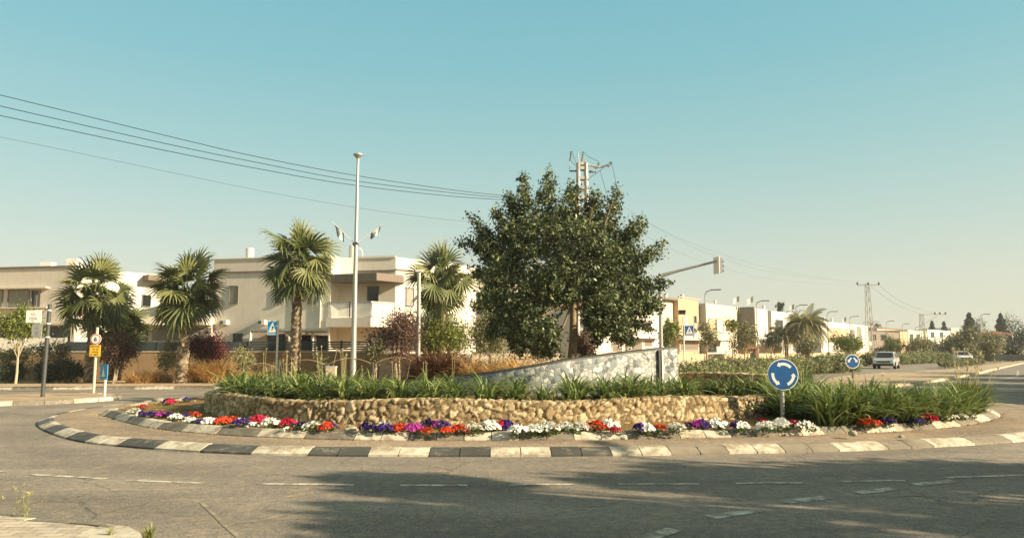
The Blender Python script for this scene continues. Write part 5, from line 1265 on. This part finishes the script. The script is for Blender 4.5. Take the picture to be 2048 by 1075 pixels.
# house hidden behind the large tree
v = empty('villa', (3, 64, 0), 'grey flat-roofed villa mostly hidden behind the large tree', 'house'); C1, C2 = xy(925, 60), xy(1105, 61)
z1 = D(960, 562, 60)[2]; mass(v, 'wall', [C1, C2, (C2[0], 68), (C1[0], 68)], 0, z1 - .9, M_stucg); mass(v, 'roof', [(C1[0] - .3, 59.6), (C2[0] + .3, 60.5), (C2[0] + .3, 68.3), (C1[0] - .3, 68.3)], z1 - .9, z1, M_stuc)
window(v, C1, C2, 960, 600, 985, 625); window(v, C1, C2, 1040, 640, 1070, 680); trim(v, 'white_wall', C1, C2, 1035, 632, 1060, 662, .1, M_stucw)

# villas along the street on the right
def vil(label, loc): return empty('villa', (*loc, 0), label, 'house')
dS = np.array([.61, .79]); nS = np.array([.79, -.61])
def rowmass(v, A, B, py, mat, depth=9, name='wall', z0=0, fwd=0):
    A = np.array(A, float); B = np.array(B, float); px = 1024 + A[0] / A[1] * FPX; z = PL(px, py, A, B)[2]
    mass(v, name, [A + nS * fwd, B + nS * fwd, B - nS * depth, A - nS * depth], z0, z, mat); return z
a0, a1 = (7.8, 72.3), (18.8, 86.5)
v = vil('white two-storey villa with carport seen under the large tree crown', (12, 80)); v1 = v
z = rowmass(v, a0, a1, 588, M_stucw, 8); 
for (q, kind) in (((1197, 688, 1219, 703), M_swhite), ((1223.5, 677, 1243, 703), M_taupe), ((1248, 680, 1258, 702), M_stucg), ((1262, 682, 1283, 703), M_taupe), ((1288, 681, 1303, 692), M_taupe)): window(v, a0, a1, *q, kind, M_stucw, 1)
window(v, a0, a1, 1290, 645, 1301, 661); window(v, a0, a1, 1305, 658, 1313, 678, 'shutter'); trim(v, 'balcony_slab', a0, a1, 1222, 671, 1310, 676, .9, M_stucw); trim(v, 'balcony_parapet', a0, a1, 1262, 663, 1306, 672, .8, M_stucw)
window(v, a0, a1, 1215, 630, 1235, 650); window(v, a0, a1, 1330, 668, 1342, 690); trim(v, 'cornice', a0, a1, 1290, 594, 1346, 598, .7, M_taupe)
trim(v, 'orange_panel', a0, a1, 1323, 602, 1346, 650, .06, M_stucc)
tank(v, 1331, 587, 597, 8, 88)
b0, b1 = (19.35, 86.1), (22.8, 90.6); v = vil('orange and cream villa beside the nearest street lamp', (26, 92)); rowmass(v, b0, b1, 596, M_stuco, 7); rowmass(v, (22.9, 90.75), (24.1, 92.3), 604, M_stucg, 9, fwd=-.8); 
c0, c1 = (24.2, 92.4), (30.9, 101.1); rowmass(v, c0, c1, 606, M_stucc, 8)
window(v, b0, b1, 1371, 632, 1374.5, 655, M_swhite, M_stucc); window(v, b0, b1, 1388.5, 632, 1392, 644); trim(v, 'balcony_slab', b0, b1, 1352, 671, 1402, 680, 1.0, M_stucc); trim(v, 'balcony_parapet', b0, b1, 1375, 650, 1400, 671, .95, M_stucc); window(v, b0, b1, 1360, 686, 1395, 700, M_taupe, M_stucc)
window(v, c0, c1, 1418, 638, 1431, 664, M_stuco, M_stucg); window(v, c0, c1, 1434, 638, 1446, 664, M_stucc, M_stucg); window(v, c0, c1, 1453, 641, 1471, 660, M_stuco, M_stucg); window(v, c0, c1, 1413, 686, 1432, 703); trim(v, 'canopy', c0, c1, 1416, 680, 1442, 682, 1.4, M_dkmetal)
trim(v, 'cornice', b0, b1, 1356, 595, 1399, 597, .15, M_stuco); tank(v, 1364, 588, 598, 8, 94); tank(v, 1430, 599, 606, 4, 97)
e0, e1 = (32.6, 99.8), (35.9, 104.1); v = vil('villa with a gable wall coloured dark grey for its shade and cream front behind the second street lamp', (38, 106))
mass(v, 'gable_wall', [np.array(e0), np.array(e0) - nS * 3.0, np.array(e0) - nS * 3.0 + dS * 4, np.array(e0) + dS * 4], 0, D(1500, 613, 99.8)[2], M_stucg)  # side turned from the sun: its shade is painted in as darker stucco
rowmass(v, np.array(e0) + dS * .05 + nS * .15, e1, 616, M_stucw, 7.5); f0, f1 = (36.9, 105.4), (45.1, 116.)
rowmass(v, (36, 104.25), (36.8, 105.3), 620, M_stucg, 8, fwd=-1); rowmass(v, f0, f1, 621, M_stucw, 8)
window(v, e0, e1, 1518, 650, 1530, 672, 'shutter'); window(v, f0, f1, 1552, 640, 1565, 660); window(v, f0, f1, 1575, 640, 1590, 670, 'shutter'); trim(v, 'carport_roof', e0, f1, 1512, 688, 1565, 692, 2.6, M_stucw); tank(v, 1527, 610, 619, 6, 110)
h0, h1 = (51.9, 124.8), (72.9, 152.); v = vil('pale villa with ochre recesses right of the feathery palm', (62, 140)); rowmass(v, h0, h1, 641, M_stucw, 8); mid_ = np.array(h0) + dS * 14
window(v, h0, h1, 1656, 656, 1686, 684, M_stuco, M_stucw); window(v, h0, h1, 1688, 657, 1697, 680, M_stuco, M_stucw); window(v, h0, h1, 1701, 659, 1710, 680, M_taupe, M_stucw); window(v, h0, h1, 1714, 653, 1724, 690, M_stucg, M_stucw); trim(v, 'balcony', h0, h1, 1698, 682, 1727, 689, 1.5, M_stucw)
tank(v, 1647, 634, 641, 5, 132); tank(v, 1663, 636, 643, 5, 136)
def fvil(px0, Y0, px1, Y1, py, mat, label, wins=(), roof=None, depth=8):
    A, B = xy(px0, Y0), xy(px1, Y1); v = vil(label, ((A[0] + B[0]) / 2, (Y0 + Y1) / 2 + 3)); z = PL(px0, py, A, B)[2]; e_ = np.array(B) - np.array(A); e_ /= np.linalg.norm(e_); nn = np.array([e_[1], -e_[0]])
    if nn[1] > 0: nn = -nn
    poly = [np.array(A), np.array(B), np.array(B) - nn * depth, np.array(A) - nn * depth]; mass(v, 'wall', poly, 0, z, mat)
    for q in wins: window(v, A, B, *q, t=.5)
    if roof:
        zr_ = D(px0, roof, Y0)[2]; c = sum(poly) / 4; mb = MB(); P_ = [(*(c + (p - c) * 1.08), z) for p in poly]; ra, rb = (np.array(P_[0]) + np.array(P_[3])) / 2, (np.array(P_[1]) + np.array(P_[2])) / 2; ra = ra * .8 + rb * .2; rb = rb * .8 + ra * .2; ra[2] = rb[2] = zr_
        mb.quad(P_[0], P_[1], tuple(rb), tuple(ra)); mb.quad(P_[2], P_[3], tuple(ra), tuple(rb)); mb.poly([P_[1], P_[2], tuple(rb)]); mb.poly([P_[3], P_[0], tuple(ra)]); mb.poly(P_[::-1]); mb.build('roof', M_tile, v)
    return v
fvil(1734, 158, 1795, 175, 661, M_taupe, 'long low brown villa just right of the lattice pylon', ((1742, 668, 1752, 680), (1762, 669, 1772, 680)))
fvil(1752, 190, 1800, 200, 656, M_stucc, 'pale villa with a brown roof above the silver car', (), 652)
fvil(1797, 178, 1812, 181, 662, M_stuco, 'small orange house front right of the silver car roof')
fvil(1813, 182, 1850, 195, 659, M_stucc, 'cream flat-roofed villa behind the smaller lattice pylon', ((1820, 668, 1826, 678), (1834, 668, 1840, 678)))
fvil(1852, 198, 1898, 215, 658, M_stucw, 'far whitish villa between the smaller pylon and the conifers', ((1862, 664, 1868, 674), (1880, 664, 1886, 674)))
fvil(1900, 220, 1915, 224, 655, M_stucc, 'tiny cream house left of the tall conifers', ())
fvil(1988, 180, 2014, 184, 667, M_stucc, 'pale house with an arched window under the right conifer', ((1996, 670, 2002, 678),), 662)
fvil(2016, 178, 2036, 186, 667, M_stucw, 'white house with a red tiled roof near the right edge', ((2020, 672, 2024, 680), (2029, 672, 2032, 680)), 661)
# playhouse
ph = PL(1448, 705, c0, c1); cpt = ph[:2] + nS * 3.2; rt = empty('playhouse', (*cpt, 0), 'small brown wooden playhouse in the garden of the cream villa', 'playhouse'); Yh = cpt[1]
zt_ = D(1448, 697, Yh)[2]; zk = D(1448, 690, Yh)[2]; zb_ = .6; hw = 14 / FPX * Yh
mass(rt, 'wall', [(cpt[0] - hw, Yh - .9), (cpt[0] + hw, Yh - .9), (cpt[0] + hw, Yh + .9), (cpt[0] - hw, Yh + .9)], zb_, zt_, M_wood); mb = MB(); x0, x1 = cpt[0] - hw * 1.2, cpt[0] + hw * 1.2
mb.quad((x0, Yh - 1.1, zt_), (cpt[0], Yh - 1.1, zk), (cpt[0], Yh + 1.1, zk), (x0, Yh + 1.1, zt_)); mb.quad((cpt[0], Yh - 1.1, zk), (x1, Yh - 1.1, zt_), (x1, Yh + 1.1, zt_), (cpt[0], Yh + 1.1, zk)); mb.poly([(x0, Yh - 1.09, zt_), (x1, Yh - 1.09, zt_), (cpt[0], Yh - 1.09, zk)]); mb.build('roof', M_wood, rt)
mb = MB(); mb.box((cpt[0] + hw * .3, Yh - .92, (zb_ + zt_) / 2), (.35, .02, .5)); mb.build('door', M_black, rt)
# low cream wall and small fences along the street
v = empty('garden_wall', (30, 80, 0), 'long low cream wall running in front of the villas on the right', 'wall'); la, lb_ = np.array([6.5, 60.]), np.array([75., 149.])
off = nS * 3.5; pl = [np.array(a0) + off - dS * 6, np.array(h1) + off + dS * 6]; mass(v, 'wall_body', [pl[0], pl[1], pl[1] - nS * .3, pl[0] - nS * .3], 0, 1.15, M_cstone); mass(v, 'coping', [pl[0] + nS * .04, pl[1] + nS * .04, pl[1] - nS * .34, pl[0] - nS * .34], 1.15, 1.2, M_cap)
slat_fence(xy(1985, 97), xy(2075, 92), .3, 1.1, 1, 'grey vertical panel fence beyond the road at the far right', M_stucg, 1.1, .02)

# ------------------------------------------------------------ street trees, hedges, conifers on the right
G1 = 'young street trees in front of the villas'
for (px, py, rx, ry, Y, n, m, lb) in ((1253, 655, 17, 24, 52, 500, L_green, 'sparse young tree right behind the mosaic wall, under the large crown'), (1343, 668, 24, 32, 56, 1300, L_green, 'young tree between the traffic light mast and the right crossing sign'), (1412, 668, 24, 24, 62, 900, L_olive, 'sparse young tree around the nearest street lamp'),
        (1462, 655, 16, 20, 66, 400, L_green, 'very sparse young tree left of the grey gable'), (1484, 675, 28, 34, 68, 1400, L_olive, 'larger young tree in front of the grey gable'), (1540, 680, 24, 16, 78, 900, L_dark, 'low dark tree left of the feathery palms'), (1690, 690, 34, 22, 76, 2600, L_green, 'dense green tree behind the keep-side sign'),
        (1612, 692, 22, 24, 78, 1200, L_olive, 'olive tree below the feathery palm')):
    ptree(px, py, rx, ry, Y, px, n, .2, m, lb, 'street_tree', group=G1, tr=.07, n=8)
k = 0
for (px, py, rx, ry, Y, n, m, lb) in ((1775, 700, 30, 18, 125, 1500, L_dark, 'dark bush mass left of the silver car'), (1790, 688, 22, 14, 122, 900, L_green, 'green tree top right behind the silver car'), (1838, 697, 28, 20, 120, 1600, L_olive, 'olive tree right of the silver car'), (1872, 700, 30, 20, 125, 1700, L_dark, 'dark tree below the one-armed pylon'),
        (1910, 692, 26, 26, 112, 1700, L_olive, 'olive tree left of the white parked car'), (1932, 690, 28, 36, 105, 2600, L_olive, 'taller olive tree above the white parked car'), (1975, 690, 30, 34, 108, 2600, L_olive, 'olive tree below the twin conifers'), (2022, 705, 24, 16, 110, 1200, L_dark, 'low dark bush by the grey panel fence'), (2044, 672, 36, 40, 140, 3200, L_dark, 'dark round tree cut by the right edge'),
        (1960, 655, 16, 22, 200, 900, L_dark, 'dark distant tree between the two tall conifers'), (1826, 690, 14, 14, 160, 500, L_dark, 'small dark tree left of the one-armed pylon'), (1560, 615, 8, 12, 150, 300, L_dark, 'small dark treetop above the villa roofs'), (1753, 660, 10, 16, 200, 400, L_dark, 'dark treetop right behind the lattice pylon')):
    ptree(px, py, rx, ry, Y, px, n, .32, m, lb, 'roadside_tree', tr=.1, n=8)
def conifer(px, ytop, Y, wpx, label, n=1500):
    X = (px - 1024) / FPX * Y; zt = D(px, ytop, Y)[2]; w_ = wpx * .85 / FPX * Y; rt = empty('conifer', (X, Y, 0), label, 'tree'); mb = MB(); mb.tube([(X, Y, 0), (X, Y, zt)], [.25, .04], 8); mb.build('trunk', M_bark, rt)
    P_ = []; O = []
    for i in range(n):
        s = random.random() ** .8; z = zt - (zt - 2) * s; lay = .6 + .4 * math.sin(z * 2.2) ** 2; r_ = w_ * (s ** .75) * lay * math.sqrt(random.random()); a = random.uniform(0, 6.28); P_.append((X + r_ * math.cos(a), Y + r_ * math.sin(a), z - r_ * .15)); O.append((math.cos(a), math.sin(a), .2))
    V, F, T = leaves_at(np.array(P_), np.array(O), .85, rng.random(n), .5); link('crown', mesh_np('crown', V, F, L_dark, T), rt)
conifer(1937, 626, 190, 34, 'tall dark conifer left of the far street lamp', 2600); conifer(2000, 628, 190, 30, 'tall dark conifer right of the far street lamp', 2400); conifer(1862, 642, 210, 18, 'small conifer right of the one-armed pylon'); conifer(1886, 643, 215, 16, 'slim conifer between the pylon and the tall conifers', 900); conifer(1558, 605, 170, 16, 'pointed conifer top above the grey gable villa', 700)
for (px, Y, top_, lb) in ((1959, 120, 628, 'slim far street lamp standing among the conifers at the right'), ):
    o = copy_tree(bpy.data.objects['street_lamp']); zz = D(px, top_, Y)[2]; place(o, (px - 1024) / FPX * Y, Y, 0, R(-8), zz / 7.0); tag(o, lb, 'street lamp')
hl = []
for i in range(22):
    px = 1375 + i * 15.2; Y = 33 + 1.1 * i + random.uniform(-1, 1); hl.append((px, Y))
hm_ = [leafcloud([(0, 0, .45, .75, .65, .5), (.3, .2, .5, .4, .4, .35), (-.35, -.1, .4, .4, .4, .35)], 4200, .1, 16, .09) for _ in range(3)]
hmesh = [mesh_np('hedge_shrub', v_, f_, m_, t_) for (v_, f_, t_), m_ in zip(hm_, (L_grey, L_grey, L_olive))]
for i, (px, Y) in enumerate(hl):
    o = link('hedge_shrub', random.choice(hmesh)); place(o, (px - 1024) / FPX * Y, Y, .02, random.uniform(0, 6), (1.12 + .013 * i) * random.uniform(.9, 1.1)); tag(o, 'grey-green mounded shrub in the long hedge beyond the island, before the cream wall', 'shrub', 'mounded hedge shrubs beyond the island')
for i in range(16):
    px = 1735 + i * 16 if i < 8 else 1845 + (i - 8) * 20; Y = (76 + 2.2 * i) if i < 8 else 100 + (i - 8) * 2
    o = link('verge_shrub', random.choice(hmesh)); place(o, (px - 1024) / FPX * Y, Y, 0, random.uniform(0, 6), 1.5 * random.uniform(.9, 1.1)); tag(o, 'green verge shrub along the far road, behind the silver car', 'shrub', 'verge shrubs along the far road')
for i in range(9):
    q = G(1895 + i * 9, 735 - i * .9, .12); o = link('median_shrub', hmesh[2]); place(o, q[0] + 1.2, q[1] + 2.5, .1, random.uniform(0, 6), .7); tag(o, 'low olive shrub planted on the median strip', 'shrub', 'low shrubs on the median')

# ------------------------------------------------------------ cars
def car(x, y, rz, paint, label, name='parked_car'):
    rt = empty(name, (0, 0, 0), label, 'car')
    # local: length along x (front +x), width y
    prof = [(-2.1, .5), (-2.12, .85), (-2.0, .98), (-1.2, 1.0), (.9, .97), (1.75, .86), (2.08, .7), (2.12, .45), (2.05, .28), (-2.05, .28)]
    def loft(P_, wf, mb):
        n = len(P_); i = len(mb.v)
        for s in (-1, -.92, .92, 1):
            for (a, b) in P_: k = 1 if abs(s) < .95 else .96; mb.v.append((a * (1 if abs(s) < .95 else .985), s * wf(a, b), .28 + (b - .28) * k + (0 if abs(s) < .95 else .0)))
        for r_ in range(3):
            for j in range(n): a = i + r_ * n + j; b = i + r_ * n + (j + 1) % n; mb.f.append((a, b, b + n, a + n)); mb.m.append(0)
        mb.f.append(tuple(range(i + n - 1, i - 1, -1))); mb.f.append(tuple(range(i + 3 * n, i + 4 * n))); mb.m += [0, 0]
    mb = MB(); loft(prof, lambda a, b: .88 - .06 * (abs(a) > 1.9), mb); local('body', mb, paint, rt)
    cab = [(-1.75, .98), (-1.35, 1.42), (-.2, 1.48), (.35, 1.42), (1.05, .96)]; mb = MB(); loft(cab, lambda a, b: .84 if b < 1.1 else .66, mb); local('cabin', mb, paint, rt)
    mb = MB(); mb.quad((1.03, -.7, 1.0), (1.03, .7, 1.0), (.44, .58, 1.4), (.44, -.58, 1.4)); mb.v = [(a + .02, b, c_ + .015) for a, b, c_ in mb.v]
    local('windscreen', mb, M_glass, rt)
    mb = MB()
    for s in (-1, 1): mb.quad((-1.4, s * .845, 1.03), (.8, s * .845, 1.03), (.3, s * .7, 1.38), (-1.2, s * .7, 1.38))
    local('side_window', mb, M_glass, rt)
    for sx_ in (-1.3, 1.3):
        for s in (-1, 1):
            mb = MB(); mb.tube([(sx_, s * .68, .31), (sx_, s * .9, .31)], .31, 18); wv = local('wheel', mb, M_tyre, rt); mb = MB(); mb.tube([(sx_, s * .9, .31), (sx_, s * .915, .31)], .18, 12); o = local('rim', mb, M_metal, wv)
    for s in (-1, 1): mb = MB(); mb.prism([(1.97, s * .5), (2.08, s * .5), (2.02, s * .8), (1.8, s * .84)], .68, .8); local('headlight', mb, M_hl, rt)
    mb = MB(); mb.box((2.11, 0, .63), (.03, .52, .07)); local('grille', mb, M_black, rt); mb = MB(); mb.box((2.12, 0, .37), (.04, .78, .1)); local('bumper_intake', mb, M_black, rt); mb = MB(); mb.box((2.13, 0, .5), (.012, .13, .03)); local('number_plate', mb, M_syel, rt)
    for s in (-1, 1): mb = MB(); mb.box((.75, s * .96, 1.02), (.08, .1, .07)); local('side_mirror', mb, paint, rt)
    place(rt, x, y, .0, rz); return rt
g = G(1797, 737.5); car(g[0], g[1] + 2, math.atan2(-1, -.66) , M_car, 'silver car driving towards us on the far road', 'silver_car')
g = D(1925, 715, 98); car(g[0], 98, math.atan2(-1, -.4), M_carw, 'white car parked under the olive trees at the right', 'parked_car')

# ------------------------------------------------------------ foreground weeds
g = G(45, 1030, .02); rt = empty('weed', (g[0], g[1], 0), 'spindly weed with tiny yellow flowers behind the near pavement edge', 'weed'); st = stalks_mesh(11, .18, .34, .0022, 0, .55)
sm = mesh_np('stem', st.v, st.f, L_weed, tint=np.full(len(st.v), .5)); link('stem', sm, rt, False)
tips = [v_ for v_ in st.v if v_[2] > .17]; V, F, T = leaves_at(np.array(tips * 2) + rng.normal(size=(len(tips) * 2, 3)) * .008, np.zeros((len(tips) * 2, 3)), .014, rng.random(len(tips) * 2)); link('yellow_flowers', mesh_np('yellow_flowers', V, F, leafmat('yellow_petals', '#a89a30', '#cfc050', '#e0d470'), T), rt, False)
V, F, T = leafcloud([(0, 0, .06, .09, .09, .06)], 120, .03, 8, .02, .2); link('leaves', mesh_np('leaves', V, F, L_weed, T), rt, False)
g = G(297, 1077, .0); V, F, T = blades(60, .07, .15, .008, .6, .5, 3, .03); o = link('weed', mesh_np('weed', V, F, L_weed, T)); place(o, g[0], g[1], 0); tag(o, 'small green weed tuft at the tip of the near pavement corner', 'weed')
g = G(222, 1068, .14); V, F, T = blades(26, .04, .08, .005, .8, .5, 3, .02); o = link('weed', mesh_np('weed', V, F, L_weed, T)); place(o, g[0], g[1], .135); tag(o, 'tiny weed growing on the pale pavement corner stone', 'weed')

def number(group, fmt, row=None):
    L_ = [o for o in scene.objects if o.get('group') == group and (row is None or row(o))]
    L_.sort(key=lambda o: o.location.x / o.location.y)
    for i, o in enumerate(L_): o['label'] = fmt % ordinal(i + 1)
number('golden grass tufts behind the mosaic wall', 'golden dry grass tuft behind the mosaic wall, %s from the left')
number('golden grass under the dark red shrub', 'tall golden grass tuft under the dark red shrub, %s from the left')
number('straw grass left of the second palm', 'low straw grass tuft left of the second palm, %s from the left')
number('straw grass right of the red shrub', 'short straw grass tuft right of the dark red shrub, %s from the left')
number('mounded hedge shrubs beyond the island', 'grey-green mounded shrub, %s from the left in the long hedge beyond the island')
number('verge shrubs along the far road', 'green verge shrub, %s from the left along the far road')
number('low shrubs on the median', 'low olive shrub, %s from the left on the median')
number('lily clumps around the short stone wall', 'green lily clump by the short dark stone wall, %s from the left')
number('lily clumps behind the long stone wall', 'green lily clump just behind the long stone wall, %s from the left')
number('lily clumps left of the mosaic wall', 'green lily clump deeper in the left bed, %s from the left')
number('tall lily clumps right of the roundabout sign', 'tall lily clump in the bank right of the sign, %s from the left')
# flags flying over the villas
for i, (px, py, Y, lb) in enumerate(((1478, 603, 101, 'small white flag on the roof of the cream villa'), (1506, 604, 100, 'white flag on the corner of the grey gable villa'), (1636, 641, 124, 'white flag on the left corner of the pale villa'), (1692, 642, 140, 'white flag on the roof middle of the pale villa'), (1588, 618, 116, 'white and blue flag beside the third street lamp'))):
    q = D(px, py, Y); rt = empty('flag', tuple(q), lb, 'flag', 'flags over the villas'); mb = MB(); mb.tube([tuple(q - np.array([0, 0, 1.6])), tuple(q + np.array([.1, 0, .9]))], .04, 5); mb.build('flag_pole', M_whitem, rt)
    mb = MB(); n_ = 6
    S = lambda u, v: (q[0] + .1 - 1.0 * u, q[1] + .12 * math.sin(u * 5), q[2] + .85 - .75 * v - .55 * u)
    for a in range(n_):
        for b in range(n_): mb.quad(S(a / n_, b / n_), S((a + 1) / n_, b / n_), S((a + 1) / n_, (b + 1) / n_), S(a / n_, (b + 1) / n_), 1 if b in (1, 4) and i > 1 else 0)
    mb.build('flag_cloth', [M_flagw, M_flagb], rt)

# ------------------------------------------------------------ trees out of view to the right, whose shadows fall on the road
def shade_tree(x, y, h, r, n, label, flat_=.75):
    bl = []
    for i in range(11):
        a = random.uniform(0, 6.28); q = r * .62 * math.sqrt(random.random()); bl.append((x + q * math.cos(a), y + q * math.sin(a), h - r * .6 + random.uniform(-.45, .45) * r * flat_, r * .46, r * .46, r * .4))
    tree('broadleaf_tree', x, y, 0, 0, bl, n, .22, L_tree, M_bark, label, group='tall trees right of the viewer shading the road', tr=.16, per=16, spread=.1 * r, fork=.6)
def shade_at(cx, cy, h, r, n, label):     # stand the tree where its crown's shadow falls round (cx, cy)
    L_ = (h - r * .6) / math.tan(SUN_EL); shade_tree(cx + sx * L_, cy + sy * L_, h, r, n, label)
for cx, cy, h, r in ((-1.0, 8.9, 6.2, .8), (-.6, 6.9, 5.8, .9), (3.2, 9.3, 6.0, 1.35), (1.7, 6.6, 5.6, 1.25), (6.3, 9.35, 5.6, 1.6), (9.6, 9.2, 6.0, 1.9), (6.0, 6.5, 6.0, 1.5), (9.0, 6.6, 6, 1.9)):
    shade_at(cx, cy, h, r, 4200, 'leafy roadside tree out of view, right, shading the lane lines')
for cx, cy in ((15.5, 25), (18, 28.5), (22, 33.5), (27, 40), (32, 47), (20, 25)):
    shade_at(cx, cy, 7.2, 3.5, 6000, 'leafy roadside tree out of view, right, shading the far road arm')
lp = copy_tree(bpy.data.objects['street_lamp']); place(lp, 16.5, 5.9, 0, R(120)); tag(lp, 'street lamp standing right of the view whose thin shadow crosses the apron', 'street lamp')

# light evening haze over the whole place
hz = bpy.data.meshes.new('haze'); mb = MB(); mb.prism([(-700, -60), (700, -60), (700, 620), (-700, 620)], -1.5, 24); hz = mb.build('haze', []); tag(hz, kind='stuff')
hm = bpy.data.materials.new('haze_air'); hm.use_nodes = True; hn = hm.node_tree; hn.nodes.clear(); ho = hn.nodes.new('ShaderNodeOutputMaterial'); hv = hn.nodes.new('ShaderNodeVolumePrincipled')
hv.inputs['Density'].default_value = .0004; hv.inputs['Color'].default_value = (.9, .9, .86, 1); hn.links.new(hv.outputs[0], ho.inputs['Volume']); hz.data.materials.append(hm)
